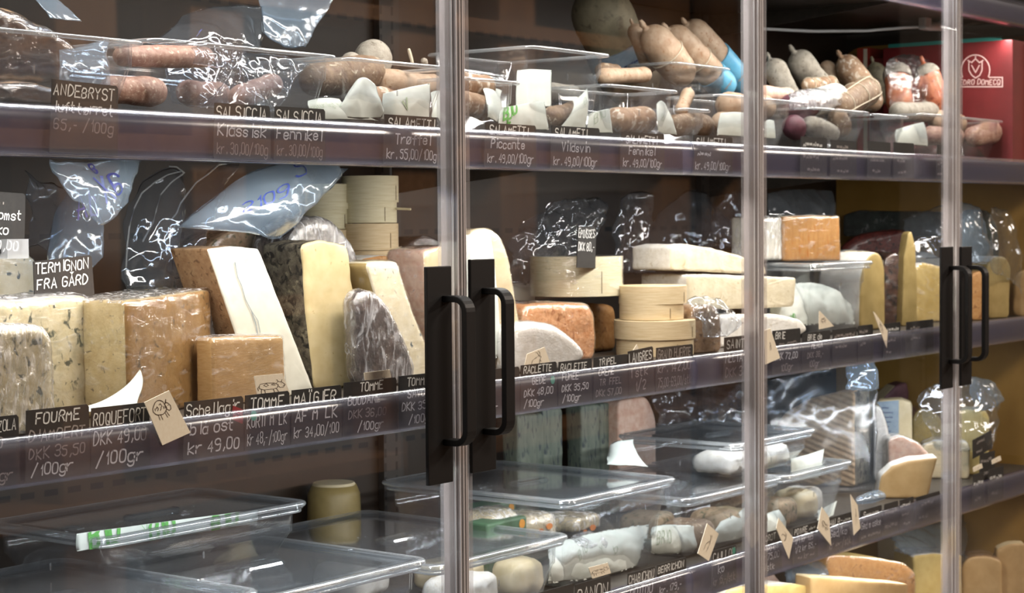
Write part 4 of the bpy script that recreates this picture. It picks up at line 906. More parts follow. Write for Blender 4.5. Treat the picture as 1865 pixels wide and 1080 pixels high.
# wooden-rind bries at the second post
cz('brie_slab', 'lowest white brie right of the brown wrapped cheese', 1370, .150, -12, [(1266, 582), (1330, 573), (1420, 572), (1462, 582), (1476, 600), (1440, B), (1266, B)], .10, R_WHITE, R_WHITE, ('side',), r=.02, rb=.012, film=None)
_zb = at(1330, 566, .172).z
cz('brie_round', 'middle white brie wheel in the stack at second post', 1340, .170, -8, [(1252, 500), (1300, 500), (1452, 506), (1448, 566), (1400, 570), (1254, 564)], .12, P_BRIE, R_WHITE, ('top', 'back', 'left', 'right'), r=.008, rb=.008, amp=.002, zb=_zb)
_zb2 = at(1300, 504, .185).z
cz('brie_wedge', 'upper white brie wedge topping the stack at second post', 1300, .185, -8, [(1222, 450), (1245, 444), (1300, 452), (1392, 478), (1398, 506), (1222, 492)], .10, P_BRIE, R_WHITE, ('top', 'back', 'left', 'right'), r=.006, rb=.006, amp=.002, zb=_zb2)
cz('brown_wrapped_cheese', 'brown cheese in loose clear wrap beside the wooden boxes', 1290, .120, -10, [(1262, 566), (1272, 556), (1302, 556), (1314, 580), (1314, B), (1262, B)], .09, R_BROWN, R_BROWN, r=.012, film=FILM)
sheet('clear_bag', 'loose clear wrap over the brown cheese near second post', 'plastic bag', [(1246, 545, .12), (1278, 538, .11), (1312, 546, .115), (1262, 575, .10), (1300, 572, .096), (1334, 575, .10), (1280, 612, .096), (1320, 612, .093), (1346, 588, .096)], BAG, .025, .012, zmin=ZM)

# boxes and wedges right of the second post
cbox('clear box with white paper under the yellow wrapped cheese', 1487, 1592, 484, Y=.135, D=.22, zb=ZM, group='clear food containers')
zr = at(1592, 484, .135).z
lid('flat clear lid under the yellow wrapped cheese', at(1487, 484, .135).x, at(1592, 484, .135).x, .132, .358, zr+.0005, grip=False)
cz('annatto_cheese', 'yellow orange cheese block in glossy film on the clear lid', 1480, .20, -22, [(1427, 394), (1480, 392), (1530, 394), (1532, 476), (1428, 476)], .09, R_ANNATTO, P_WHITE, ('back', 'top'), zb=zr+.012, film=FILM, r=.005)
cz('white_cheese', 'white wrapped cheese just right of second post on the clear lid', 1408, .24, -8, [(1386, 396), (1424, 396), (1426, 474), (1386, 474)], .08, P_WHITE, P_WHITE, zb=zr+.012, film=FILMH, r=.006)
sheet('blue_tinted_bag', 'empty bag folded behind the yellow wrapped cheese', 'plastic bag', [(1396, 352, .32), (1450, 345, .34), (1516, 348, .34), (1396, 370, .30), (1460, 372, .31), (1520, 366, .32), (1400, 392, .29), (1460, 394, .29), (1520, 392, .3)], BAG, .012, .006)
sheet('paper_liner', 'white paper standing inside the clear box below yellow cheese', 'paper', [(1405, 520, .2), (1470, 515, .2), (1505, 520, .21), (1402, 555, .18), (1470, 550, .18), (1545, 548, .19), (1405, 596, .175), (1480, 592, .172), (1556, 590, .18)], PAPER, .0008, .004, part='paper', text=[('BIO', .25, .9, .012, .8, .2, .002)], tmat=GREENP, zmin=ZM+.006)
cz('soft_cheese', 'pale brown soft cheese inside the clear box with white paper', 1540, .24, -30, [(1500, 530), (1550, 525), (1572, 540), (1575, 575), (1500, 580)], .06, R_PINK, R_WHITE, ('top',), zb=ZM+.006, r=.015, rb=.012)
cz('ochre_wedge', 'rounded ochre cheese wedge with white top right of clear box', 1590, .168, -4, [(1568, 505), (1578, 472), (1592, 458), (1605, 462), (1612, 490), (1613, B), (1566, B)], .11, P_OCH, R_WHITE, ('top', 'left'), r=.02, film=None)
cz('white_top_wedge', 'white rind wedge behind the rounded ochre wedge', 1555, .32, -30, [(1515, 468), (1545, 455), (1590, 458), (1592, B), (1515, B)], .08, P_PALE, R_WHITE, ('top',), r=.012, film=FILM)
cz('dark_rind_cheese', 'dark brown wrapped cheese between two ochre slices', 1630, .20, -50, [(1610, 470), (1625, 460), (1648, 466), (1650, B), (1610, B)], .11, R_DKBROWN, R_DKBROWN, r=.012, amp=.004, film=FILM)
cz('pointed_slice', 'tall narrow pointed ochre slice right of the dark cheese', 1655, .165, -40, [(1644, 540), (1646, 470), (1654, 425), (1660, 421), (1667, 445), (1671, 530), (1668, B), (1642, B)], .035, P_OCH, P_OCH, r=.004, rb=.004)
cz('yellow_wedge', 'yellow cheese wedge with white top left of the far handle', 1695, .19, -12, [(1669, 486), (1680, 478), (1712, 484), (1722, 492), (1722, B), (1669, B)], .06, P_YEL, R_WHITE, ('top', 'left'), r=.008, film=FILM, amp=.002)
cz('white_round_cheese', 'white rind cheese top behind the yellow wedge', 1690, .32, -40, [(1668, 470), (1680, 458), (1702, 462), (1722, 478), (1722, B), (1668, B)], .08, R_WHITE, R_WHITE, r=.015, amp=.003)
cz('spiced_salami_log', 'dark red pepper crusted log lying behind the ochre slices', 1600, .40, -60, [(1530, 450), (1560, 428), (1620, 418), (1665, 420), (1672, 470), (1532, 474)], .06, S_DARKRED, S_DARKRED, zb=at(1600, 474, .40).z, r=.03, rb=.02, amp=.004)
cz('dark_block', 'long black wrapped block at the back below yellow panel', 1560, .52, -90, [(1535, 392), (1560, 384), (1720, 386), (1722, 430), (1535, 430)], .03, R_GREEN, R_GREEN, zb=ZM, r=.01, film=FILM)
sheet('clear_bag', 'shiny clear bag over the dark log left of third post', 'plastic bag', [(1640, 400, .30), (1690, 382, .25), (1726, 370, .23), (1650, 425, .27), (1690, 425, .23), (1730, 420, .21), (1650, 470, .26), (1690, 470, .22), (1730, 462, .19)], BAG, .03, .01)
cz('green_wax_cheese', 'dark green waxed cheese in a bag right of third post', 1790, .18, -40, [(1752, 400), (1775, 380), (1805, 384), (1820, 420), (1820, B), (1752, B)], .05, R_GREEN, R_GREEN, r=.02, amp=.003)
sheet('green_bag', 'tinted clear bag draped over the dark green waxed cheese', 'plastic bag', [(1738, 368, .17), (1765, 372, .16), (1785, 385, .15), (1740, 420, .16), (1775, 425, .14), (1798, 430, .14), (1745, 480, .15), (1780, 480, .13), (1806, 476, .13)], BAGM, .02, .008)
cz('ochre_slice', 'ochre cheese slice with green tinged top at far right', 1815, .120, -30, [(1798, 480), (1815, 466), (1832, 468), (1842, 485), (1838, B), (1800, B)], .10, P_OCH, R_WHITE, ('top',), r=.01)
cz('rusty_cheese', 'rusty orange cheese seen between the far handles', 1775, .13, -50, [(1768, 500), (1790, 492), (1800, 510), (1800, B), (1768, B)], .06, R_RUST, R_RUST, r=.01)
cz('tan_cheese', 'tan cheese at the far right edge of middle shelf', 1862, .10, -70, [(1846, 500), (1866, 490), (1880, 500), (1880, B), (1844, B)], .02, P_TAN, P_TAN, r=.02)

# plastic bags on the middle shelf
sheet('vacuum_bag', 'folded vacuum bag with purple writing hanging by the dark card', 'plastic bag', [(88, 288, .20), (170, 290, .19), (258, 288, .21), (118, 345, .19), (180, 345, .18), (238, 340, .19), (165, 405, .19), (200, 402, .18), (236, 366, .19)], BAGM, .02, .010, text=[('X6', .42, .72, .030, .7, .25, .0032), ('B', .45, .22, .014, .8, .3, .0025)])
sheet('vacuum_bag', 'tall bag with violet writing standing behind the white topped block', 'plastic bag', [(150, 306, 0.36), (165, 308, 0.35), (172, 312, 0.34), (95, 400, 0.33), (135, 400, 0.31), (182, 420, 0.31), (82, 500, 0.32), (130, 520, 0.30), (182, 470, 0.30)], BAGM, .02, .008, text=[('Ab', .45, .50, .035, .7, .6, .003)], tmat=M('violet_marker_ink', '#6b62a0', rough=.6))
sheet('clear_bag', 'clear bag between the price card and folded vacuum bag', 'plastic bag', [(40, 310, 0.41), (85, 330, 0.40), (125, 340, 0.39), (46, 390, 0.39), (85, 400, 0.37), (110, 420, 0.36), (50, 455, 0.36), (75, 450, 0.35), (95, 460, 0.34)], BAG, .03, .014)
fb = sheet('clear_bag', 'tall clear bag with bright folded edges behind amber block', 'plastic bag', [(252, 330, .36), (310, 303, .34), (336, 316, .34), (226, 420, .32), (280, 400, .30), (330, 400, .30), (224, 530, .30), (285, 530, .28), (335, 530, .28)], BAG, .04, .012, crease=1.)
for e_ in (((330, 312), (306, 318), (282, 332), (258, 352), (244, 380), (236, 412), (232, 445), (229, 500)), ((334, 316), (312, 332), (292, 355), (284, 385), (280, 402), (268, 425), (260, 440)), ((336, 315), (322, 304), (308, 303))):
    mb = MB(); mb.tube([at(x, y, .285) for x, y in e_], .0011, 6); mb.build('bright_fold_line', POLYRIM, fb, smooth=True)  # added milky tubes draw the bright highlight lines along the folds
fb = sheet('clear_bag', 'clear bag rising from the pinkish wedge to upper shelf', 'plastic bag', [(400, 296, .38), (415, 296, .37), (428, 300, .36), (330, 380, .33), (360, 380, .31), (395, 380, .31), (300, 500, .30), (330, 505, .28), (352, 480, .28)], BAG, .04, .012, crease=1.)
mb = MB(); mb.tube([at(x, y, .29) for x, y in ((412, 299), (398, 300), (378, 318), (358, 332), (342, 352), (328, 372), (322, 388), (314, 398))], .0011, 6); mb.build('bright_fold_line', POLYRIM, fb, smooth=True)  # added milky tube draws the highlight along this fold
sheet('vacuum_bag', 'wide bluish vacuum bag with blue writing over white wedge', 'plastic bag', [(425, 330, .20), (520, 296, .20), (634, 306, .22), (360, 380, .20), (470, 370, .16), (580, 365, .19), (318, 416, .22), (430, 424, .16), (512, 436, .18)], BAGM, .03, .008, n=40, text=[('2109', .34, .62, .030, .8, .50, .0030), ('5', .62, .20, .034, .8, .6, .0030)])
sheet('dark_clear_bag', 'large creased clear bag behind the big wooden box', 'plastic bag', [(1000, 372, .46), (1055, 358, .46), (1098, 365, .46), (935, 440, .43), (1000, 430, .42), (1085, 430, .44), (925, 520, .42), (985, 520, .42), (1060, 520, .43)], BAG, .05, .018, crease=1.5)
sheet('clear_bag', 'thin clear bag standing behind the small wooden boxes', 'plastic bag', [(1130, 360, .5), (1160, 348, .5), (1185, 358, .5), (1120, 420, .48), (1155, 420, .48), (1185, 425, .48), (1110, 500, .47), (1150, 500, .47), (1190, 500, .47)], BAG, .03, .01)
sheet('clear_bag', 'clear bag peaking behind the upper brie wedge', 'plastic bag', [(1190, 400, .5), (1265, 345, .5), (1310, 400, .5), (1180, 440, .47), (1260, 430, .46), (1350, 415, .46), (1175, 480, .46), (1260, 470, .46), (1360, 440, .45)], BAG, .02, .010)
sheet('clear_bag', 'clear bag draped behind second post above the brie', 'plastic bag', [(1318, 352, .45), (1345, 348, .45), (1372, 345, .45), (1300, 400, .42), (1340, 398, .42), (1380, 395, .42), (1280, 440, .40), (1340, 452, .40), (1380, 462, .40)], BAG, .03, .012)
sheet('clear_bag', 'clear bag hanging at the far right of middle shelf', 'plastic bag', [(1800, 380, .12), (1830, 385, .115), (1850, 420, .11), (1800, 430, .11), (1835, 440, .105), (1856, 480, .10), (1806, 500, .10), (1838, 510, .10), (1858, 540, .095)], BAG, .03, .01)

# chalkboard cards: middle shelf, free standing
card('tall black price card with numbers and clear foot at left edge', -30, 42, 350, ['~...', 'Blomst', 'ko', '30,00'], Y=.215, yb=462, tilt=-.05, w=.0026, cat='price card')
P = at(22, 462, .215); mb = MB().box(P.x-.016, P.x+.016, P.y-.012, P.y+.006, P.z-.006, P.z+.018); tag(mb.build('card_foot', clear('ribbed_clear_foot', (.9, .92, .94), .15, .06, haze=.45, hcol=(.8, .82, .85)), None, P), 'clear ribbed foot holding the tall black card', 'card holder')
card('black card reading TERMIGNON standing behind white topped blue cheese', 62, 172, 470, ['TERMIGNON', 'FRA GÅRD', ''], Y=.225, yb=560, tilt=.07, w=.0032)
card('narrow tall grey card standing on the big wooden box', 1050, 1084, 413, ['ÉPOISSES', 'DKK 80,-', ''], Y=.24, yb=488, tilt=-.04, w=.0022)
sheet('paper_curl', 'curled white paper strip in front of the amber block', 'paper', [(168, 736, .10), (215, 712, .115), (252, 674, .12), (150, 742, .095), (215, 728, .10), (258, 700, .11), (120, 752, .09), (190, 748, .085), (246, 738, .09)], PAPER, .0008, .004, part='paper', zmin=ZM+.004)

# ------------------------------------------------------------------ lower shelf
def lb(label, x0, x1, y0, y1, zt, zb=ZB, lidlab=None, **k):
    container(label, x0, x1, y0, y1, zb, zt); 
    if lidlab: lid(lidlab, x0-.003, x1+.003, y0-.003, y1+.003, zt+.0006, **k)
lb('lidded clear box at the bottom left corner', -.66, -.305, .092, .50, 1.000, lidlab='clear lid nearest the bottom left corner')
lb('lidded clear box second along the lower shelf', -.295, .040, .090, .45, .990, lidlab='clear lid second from bottom left')
lb('wide lidded clear box below the first door post', .062, .400, .090, .535, .975, lidlab='wide clear lid below the first black handle')
lb('lidded clear box right of first post holding wrapped rounds', .422, .758, .110, .52, 1.026, lidlab='big dark clear lid right of the first post')
lb('lidded clear box with brown rounds left of second post', .778, 1.120, .095, .42, .985, lidlab='clear lid left of second door post on lower shelf')
lb('lidded clear box behind the second door post on lower shelf', 1.135, 1.42, .095, .42, .985, lidlab='clear lid just right of second post on lower shelf')
lb('small clear box of white fresh cheese stacked on other lids', 1.00, 1.315, .125, .40, 1.060, zb=.998, lidlab='clear lid of the stacked fresh cheese box')
lb('clear box with green printed paper at the back left', -.40, .005, .30, .55, 1.062, zb=.9875, lidlab='clear lid of the box with green printed paper')
# what stands in the boxes
sheet('paper_liner', 'white paper with big green print in the back left box', 'paper', [(140, 972, .318), (300, 950, .316), (470, 928, .318), (138, 990, .320), (300, 965, .318), (468, 940, .320), (140, 1004, .322), (300, 980, .322), (468, 952, .324)], PAPER, .0008, .001, part='paper', text=[('BIO', .08, .98, .034, .8, .2, .007), ('V', .38, .5, .02, .8, .3, .001), ('BIO', .42, .98, .026, .8, .2, .006), ('BIO', .76, .98, .026, .8, .2, .006)], tmat=GREENP)
def soft(label, cx, cy, z, w, d, h, mat, film=None, group='soft cheeses in the clear boxes', rindm=None, rz=0, name='soft_cheese'):
    pl = Plane.__new__(Plane); a = rz; pl.p = V((cx, cy-d/2, z)); pl.d = V((math.cos(a), math.sin(a), 0)); pl.n = V((-math.sin(a), math.cos(a), 0))
    class Q:
        def __init__(s): s.p, s.d, s.n = pl.p, pl.d, pl.n
        def __call__(s, x, y): return s.p+s.d*x+V((0, 0, y))
    return cheese(name, label, C_, Q(), [(-w/2, 0), (w/2, 0), (w/2*.93, h), (-w/2*.9, h*.96)], d, mat, rindm, 'side', zb=z, r=.4*h, rb=.35*h, amp=.0055 if 'fresh' in name else .0028, nsc=80 if 'fresh' in name else 50, film=film, group=group)
zi = ZB+.005
for k, (x, y, w, d, h, m_, lab) in enumerate(((-.10, .26, .10, .10, .045, R_WHITE, 'white soft cheese under the second lid'), (-.02, .36, .08, .08, .04, P_PALE, 'pale soft cheese deep under the second lid'),
        (.22, .40, .11, .10, .06, R_WHITE, 'rounded white cheese at the back under the wide lid'), (.34, .30, .11, .09, .05, P_PALE, 'pale cheese on the right under the wide lid'), (.26, .20, .12, .09, .05, R_WHITE, 'white cheese at the front under the wide lid'), (.37, .18, .08, .07, .06, P_PALE, 'small pale cheese in the front right under the wide lid'),
        (.90, .17, .09, .09, .055, S_BROWN, 'brown ash covered round in the box left of second post'), (1.00, .18, .08, .09, .06, R_MOULD, 'mouldy brown round in the box left of second post'), (.96, .30, .10, .09, .05, R_MOULD, 'mouldy round at the back left of second post'), (1.08, .20, .07, .08, .05, P_PALE, 'pale round beside mouldy rounds left of second post'),
        (1.23, .17, .09, .08, .055, R_MOULD, 'mouldy cheese behind the second post'), (1.32, .18, .08, .08, .06, P_PALE, 'square pale cheese right of second post on lower shelf'), (1.40, .20, .07, .08, .055, R_WHITE, 'white cheese at the right end of lower boxes'), (1.28, .29, .12, .08, .05, R_BROWN, 'brown cheese at the back right of second post'))):
    soft(lab, x, y, zi, w, d, h, m_, rz=.2*(-1)**k)
for k, (x, w, lab) in enumerate(((1.07, .075, 'left crumbly white fresh cheese in the stacked box'), (1.155, .08, 'second crumbly white fresh cheese in the stacked box'), (1.24, .075, 'right crumbly white fresh cheese in the stacked box'))):
    soft(lab, x, .205, 1.003, w, .09, .040, R_WHITE, name='fresh_cheese', group='fresh cheeses in the stacked box')
sheet('paper_liner', 'white pointed papers in the stacked fresh cheese box', 'paper', [(1108, 822, .30), (1118, 805, .29), (1152, 800, .28), (1105, 835, .28), (1130, 832, .26), (1160, 825, .26), (1105, 846, .27), (1140, 848, .25), (1180, 850, .25)], PAPER, .0008, .003, part='paper')
sheet('paper_liner', 'greenish paper at the right end of the stacked box', 'paper', [(1440, 835, .16), (1470, 828, .16), (1500, 818, .165), (1440, 852, .155), (1470, 850, .153), (1496, 845, .157), (1442, 872, .155), (1470, 872, .153), (1490, 870, .155)], PAPER, .0008, .002, part='paper')
# wrapped rounds with orange marks in the big box
for k, (px, py, lab) in enumerate(((890, 938, 'left wrapped cheese with orange seal in the big box'), (955, 945, 'middle wrapped cheese with orange seal in the big box'), (1035, 948, 'right wrapped cheese with orange seal in the big box'))):
    P = at(px, py, .30); zt_ = P.z; r_ = soft(lab, P.x, .30, ZB+.06, .088, .09, zt_-ZB-.06+.012, P_PALE, film=FILMH, name='wrapped_cheese', group='wrapped cheeses with orange seals')
    o = MB().lathe((P.x+.005, .258, 0), [(0, 0)]*2, 3) if False else None
    mb = MB()
    for dx, dz_, rr in ((-.014, -.002, .0055), (.010, .002, .009)):
        c = V((P.x+dx, .2515, zt_-.012+dz_)); mb.ext([c+V((rr*math.cos(q*.393), 0, rr*.6*math.sin(q*.393))) for q in range(16)], (0, .0015, 0))
    mb.build('orange_seal', M(f'orange_seal_print_{k}', '#c4702a', rough=.6), r_)
for k, (px0, px1, py, Y_, lab) in enumerate(((862, 940, 927, .36, 'dark green box behind the wrapped cheeses'), (888, 960, 955, .24, 'low dark green pack below the wrapped cheeses'))):
    A_, B_ = at(px0, py, Y_), at(px1, py, Y_); r_ = empty('green_pack', ((A_.x+B_.x)/2, Y_, ZB+.005), lab, 'pack', 'dark green packs'); MB().box(A_.x, B_.x, Y_, Y_+.05, ZB+.005+.0, A_.z).build('box', M(f'dark_green_card_{k}', '#3d5a44', '#48664d', .5), r_, bevel=.004)
    c = V((B_.x-.015, Y_-.001, A_.z-.012)); MB().ext([c+V((.008*math.cos(q*.393), 0, .008*math.sin(q*.393))) for q in range(16)], (0, .001, 0)).build('orange_disc', M(f'orange_disc_print_{k}', '#cf8a2e', rough=.6), r_)
sheet('paper_liner', 'crumpled white paper with print lining the big box front', 'paper', [(1000, 990, .20), (1090, 968, .17), (1180, 955, .20), (996, 1020, .15), (1090, 1010, .140), (1176, 990, .16), (1000, 1062, .148), (1090, 1050, .142), (1160, 1030, .15)], PAPER, .0008, .006, part='paper', text=[('BIO', .30, .55, .020, .8, .5, .0012), ('Y', .52, .5, .018, .8, .6, .001), ('b', .66, .55, .018, .8, .5, .0012)], tmat=PALEGREEN)
sheet('crumpled_film', 'scrunched white film on top of the paper lining', 'film', [(1040, 975, .19), (1075, 968, .19), (1105, 980, .19), (1035, 988, .17), (1075, 985, .16), (1110, 992, .17), (1030, 1000, .16), (1070, 1002, .155), (1105, 1004, .16)], FILMH, .02, .008)
sheet('paper_liner', 'pale green printed paper lining the box left of second post', 'paper', [(1186, 960, .16), (1225, 955, .14), (1275, 960, .14), (1184, 985, .135), (1225, 985, .130), (1270, 990, .13), (1186, 1008, .14), (1225, 1008, .138), (1265, 1005, .14)], PAPER, .0008, .004, part='paper', text=[('BRIO', .15, .6, .022, .7, .1, .0014)], tmat=PALEGREEN)
sheet('paper_liner', 'white paper corner near the cream diamond card at second post', 'paper', [(1310, 950, .14), (1335, 938, .14), (1360, 922, .15), (1300, 968, .13), (1335, 960, .128), (1362, 950, .13), (1285, 990, .135), (1330, 985, .132), (1362, 975, .135)], PAPER, .0008, .003, part='paper')
sheet('paper_liner', 'pale paper lining the box right of second post', 'paper', [(1396, 935, .14), (1410, 930, .14), (1428, 925, .14), (1396, 955, .13), (1412, 955, .128), (1430, 950, .13), (1396, 980, .13), (1412, 985, .128), (1430, 985, .13)], PAPER, .0008, .003, part='paper')
sheet('paper_liner', 'white paper triangle beside the diamond cards', 'paper', [(1488, 930, .14), (1505, 922, .14), (1524, 912, .14), (1490, 938, .135), (1506, 934, .133), (1520, 926, .135), (1486, 948, .13), (1502, 945, .13), (1518, 938, .13)], PAPER, .0008, .002, part='paper')
# pieces behind the boxes
wl = at(608, 900, .598); 
r_ = empty('cheese_wheel', (wl.x, .598, ZB), 'ochre cheese wheel behind the wide lid at lower left', C_); zt_ = at(610, 887, .555).z
MB().lathe((wl.x, .598, ZB), [(0, 0), (.040, .001), (.046, .02), (.049, (zt_-ZB)*.5), (.047, zt_-ZB-.02), (.040, zt_-ZB-.004)], 48, lambda p: 1+.02*fbm(p, 20)).build('rind', P_OCH, r_, smooth=True, ang=80)
MB().lathe((wl.x, .598, zt_-.0045), [(0, -.01), (.0395, 0), (.037, .0045), (0, .006)], 48).build('pale_top', P_PALE, r_, smooth=True)
for k, (a, b, t_, lab) in enumerate(((942, 990, 755, 'left dark green marbled cheese slab behind the big lid'), (988, 1024, 745, 'second dark green marbled slab behind the big lid'), (1058, 1092, 738, 'third marbled cheese slab right of the gap'), (1092, 1128, 735, 'rightmost marbled cheese slab beside the beige block'))):
    cz('marbled_slab', lab, (a+b)/2, .545, 0, [(a, t_), (b, t_-3), (b+2, B), (a+2, B)], .04, P_SLATE, None, zb=ZB, group='marbled slabs at the back of the lower shelf')
cz('beige_cheese', 'beige cheese block behind the lids left of second post', 1160, .52, 0, [(1126, 730), (1180, 722), (1195, 760), (1196, B), (1126, B)], .06, R_PINK, None, zb=ZB, r=.02)
sheet('clear_bag', 'dark clear bag behind the stacked box at second post', 'plastic bag', [(1180, 720, .52), (1260, 705, .52), (1350, 690, .52), (1195, 750, .5), (1270, 745, .48), (1350, 735, .48), (1190, 780, .5), (1270, 775, .48), (1350, 770, .48)], BAG, .04, .014, crease=1.4)
sheet('clear_bag', 'shiny bag just left of second post above stacked lid', 'plastic bag', [(1335, 700, .45), (1360, 690, .45), (1400, 680, .46), (1300, 745, .42), (1340, 740, .41), (1390, 740, .42), (1285, 772, .42), (1330, 775, .41), (1390, 778, .42)], BAG, .04, .014, crease=1.4)
# right hand heap on the lower shelf
cz('ridged_half_wheel', 'large tan half wheel with ridged rind in a clear bag', 1500, .36, -84, [(1395, 800), (1430, 752), (1470, 727), (1515, 716), (1556, 712), (1557, B), (1395, B)], .10, R_BASKET, R_GREY, ('right', 'left', 'back'), zb=ZB, r=.01, rb=.006, amp=.003)
sheet('clear_bag', 'large clear bag pulled over the ridged half wheel', 'plastic bag', [(1390, 690, .40), (1480, 672, .34), (1592, 655, .26), (1395, 790, .36), (1490, 780, .30), (1598, 770, .20), (1400, 900, .34), (1500, 900, .28), (1592, 892, .19)], BAGC, .05, .008, crease=.6, n=34, m=30)
sheet('clear_bag', 'gathered bag neck above the ridged half wheel', 'plastic bag', [(1545, 665, .24), (1565, 658, .23), (1588, 655, .22), (1540, 685, .24), (1570, 682, .22), (1594, 688, .21), (1530, 710, .24), (1570, 712, .22), (1598, 708, .21)], BAGM, .03, .012, crease=1.5)
cz('white_wheel_piece', 'white rind cheese piece right of the ridged half wheel', 1608, .27, -60, [(1592, 738), (1604, 742), (1616, 775), (1620, 820), (1618, B), (1592, B)], .09, R_WHITE, R_WHITE, zb=ZB, r=.02, film=FILM)
cz('purple_rind_cheese', 'purple wine rind cheese tip behind the blue label', 1632, .40, -40, [(1606, 728), (1632, 702), (1652, 696), (1656, 715), (1650, B), (1606, B)], .06, R_PURPLE, P_PALE, ('left',), zb=ZB, r=.008)
r_ = cz('blue_label_cheese', 'cream cheese block wearing a pale blue label', 1630, .30, -64, [(1597, 730), (1640, 727), (1661, 734), (1662, B), (1598, B)], .06, P_PALE, None, zb=ZB, r=.008)
pl = Plane(1630, .298, -64); mb = MB(); mb.ext([pl(1597, 732), pl(1637, 729), pl(1637, 792), pl(1618, 790)], pl.n*-.0012); mb.build('blue_label', BLUELAB, r_)
mb = MB(); o_ = pl(1600, 790)
for i in range(6): strokes(mb, ['^_`^', '`_^`_^', '_^`_^`', '^`_^`', '`^_`', '_^`^_'][i], lambda x, y: pl(1602+x, 745+i*8.5-y)-pl.n*.0016, 2, 0, 5, .8, .8)
mb.build('label_print', BLUEINK, r_)
cz('yellow_round_cheese', 'yellow wheel piece in film behind the third post', 1685, .30, -50, [(1662, 760), (1676, 742), (1700, 748), (1716, 765), (1720, B), (1662, B)], .08, P_YEL, R_ANNATTO, ('left', 'top'), zb=ZB, r=.02, film=FILM)
cz('yellow_block', 'yellow cheese block in a bag right of the third post', 1775, .14, -60, [(1735, 752), (1760, 746), (1795, 748), (1802, 760), (1802, B), (1735, B)], .10, P_YEL, P_PALE, ('top',), zb=ZB, r=.006)
sheet('clear_bag', 'big milky bag over the yellow block at right', 'plastic bag', [(1670, 716, .24), (1740, 690, .17), (1820, 712, .13), (1680, 760, .21), (1750, 750, .14), (1812, 760, .105), (1700, 820, .20), (1760, 820, .13), (1802, 820, .10)], BAG, .06, .016, n=32, m=26)
sheet('milky_bag', 'twisted milky bag end right of the far handle', 'plastic bag', [(1760, 690, .15), (1785, 686, .14), (1805, 700, .13), (1765, 715, .14), (1795, 712, .13), (1824, 722, .115), (1770, 745, .14), (1795, 745, .12), (1815, 738, .11)], BAGM, .025, .010)
cz('pink_wedge', 'white and pinkish brown wedge below the blue label cheese', 1650, .20, -48, [(1618, 800), (1640, 792), (1672, 806), (1695, 830), (1690, B), (1620, B)], .06, R_PINK, R_WHITE, ('top', 'left'), zb=ZB, r=.01, film=FILM)
cz('tan_wedge', 'large smooth tan wedge with white rind above the price rail', 1650, .115, -58, [(1597, B), (1604, 868), (1625, 848), (1655, 838), (1708, 833), (1700, 862), (1690, B)], .07, P_TAN, R_WHITE, ('top', 'back', 'left'), zb=ZB, r=.006)
cz('pale_block', 'pale yellow block with wrapped top behind the third post', 1725, .17, -62, [(1680, 812), (1705, 802), (1760, 804), (1766, 815), (1766, B), (1680, B)], .09, P_PALE, R_WHITE, ('top',), zb=ZB, r=.008, film=FILM)
sheet('plastic_film', 'curled bit of clear film on the price rail', 'film', [(1560, 905, .1), (1580, 896, .1), (1600, 892, .1), (1558, 912, .08), (1585, 906, .08), (1612, 902, .08), (1562, 918, .08), (1585, 916, .08), (1606, 910, .08)], BAGM, .01, .004)
# lowest deck
cz('brown_rind_block', 'cheese block with pale top and brown rind on lowest deck', 1585, .17, -20, [(1507, 1010), (1580, 1014), (1648, 1026), (1668, 1045), (1668, 1095), (1507, 1090)], .12, R_RUST, P_YEL, ('top',), zb=ZD, film=FILM, fzone=('right', 'front'), r=.012)
cz('ochre_block', 'ochre cheese slab in front of the brown rind block', 1570, .10, -18, [(1477, 1050), (1540, 1054), (1655, 1064), (1655, 1120), (1477, 1110)], .05, P_TAN, P_PALE, ('top', 'right'), zb=ZD, r=.006)
cz('pale_yellow_block', 'pale yellow cheese wall below the third post', 1720, .20, -35, [(1664, 1012), (1700, 1008), (1752, 1010), (1754, 1120), (1664, 1120)], .10, P_YEL, R_WHITE, ('top',), zb=ZD, r=.008, film=FILM, fzone=('top',))
cz('brown_block', 'brown wrapped cheese block at the bottom right', 1790, .16, -60, [(1752, 1030), (1765, 1014), (1800, 1012), (1825, 1022), (1826, 1120), (1752, 1120)], .09, P_TAN, R_BROWN, ('top', 'left'), zb=ZD, r=.012, film=FILM, fzone=('top', 'left'))
cz('tan_block', 'tan cheese block behind the brown one at bottom right', 1845, .115, -60, [(1815, 1000), (1840, 990), (1868, 990), (1868, 1120), (1815, 1120)], .05, P_TAN, P_PALE, ('top',), zb=ZD, r=.01)
cz('yellow_disc', 'pale yellow round cheese below the second post', 1410, .16, 0, [(1320, 1075), (1360, 1066), (1440, 1062), (1490, 1070), (1500, 1120), (1320, 1120)], .10, P_YEL, R_WHITE, ('top',), zb=ZD, r=.02)
cz('pink_brown_block', 'small pinkish brown block under the rail at second post', 1405, .30, 0, [(1390, 1048), (1412, 1045), (1424, 1062), (1424, 1100), (1390, 1100)], .05, R_PINK, None, zb=ZD)
sheet('clear_bag', 'blue tinted bag on the lowest deck below the rail', 'plastic bag', [(1425, 1040, .25), (1470, 1025, .25), (1508, 1012, .24), (1430, 1052, .22), (1475, 1045, .21), (1508, 1035, .22), (1435, 1066, .2), (1475, 1062, .2), (1508, 1055, .21)], BAGM, .03, .008)
sheet('clear_bag', 'big clear bag around cheese below the diamond cards', 'plastic bag', [(1618, 975, .32), (1680, 955, .3), (1760, 925, .28), (1630, 992, .28), (1690, 985, .26), (1758, 968, .24), (1645, 1010, .26), (1700, 1012, .24), (1755, 1012, .22)], BAGM, .05, .012)
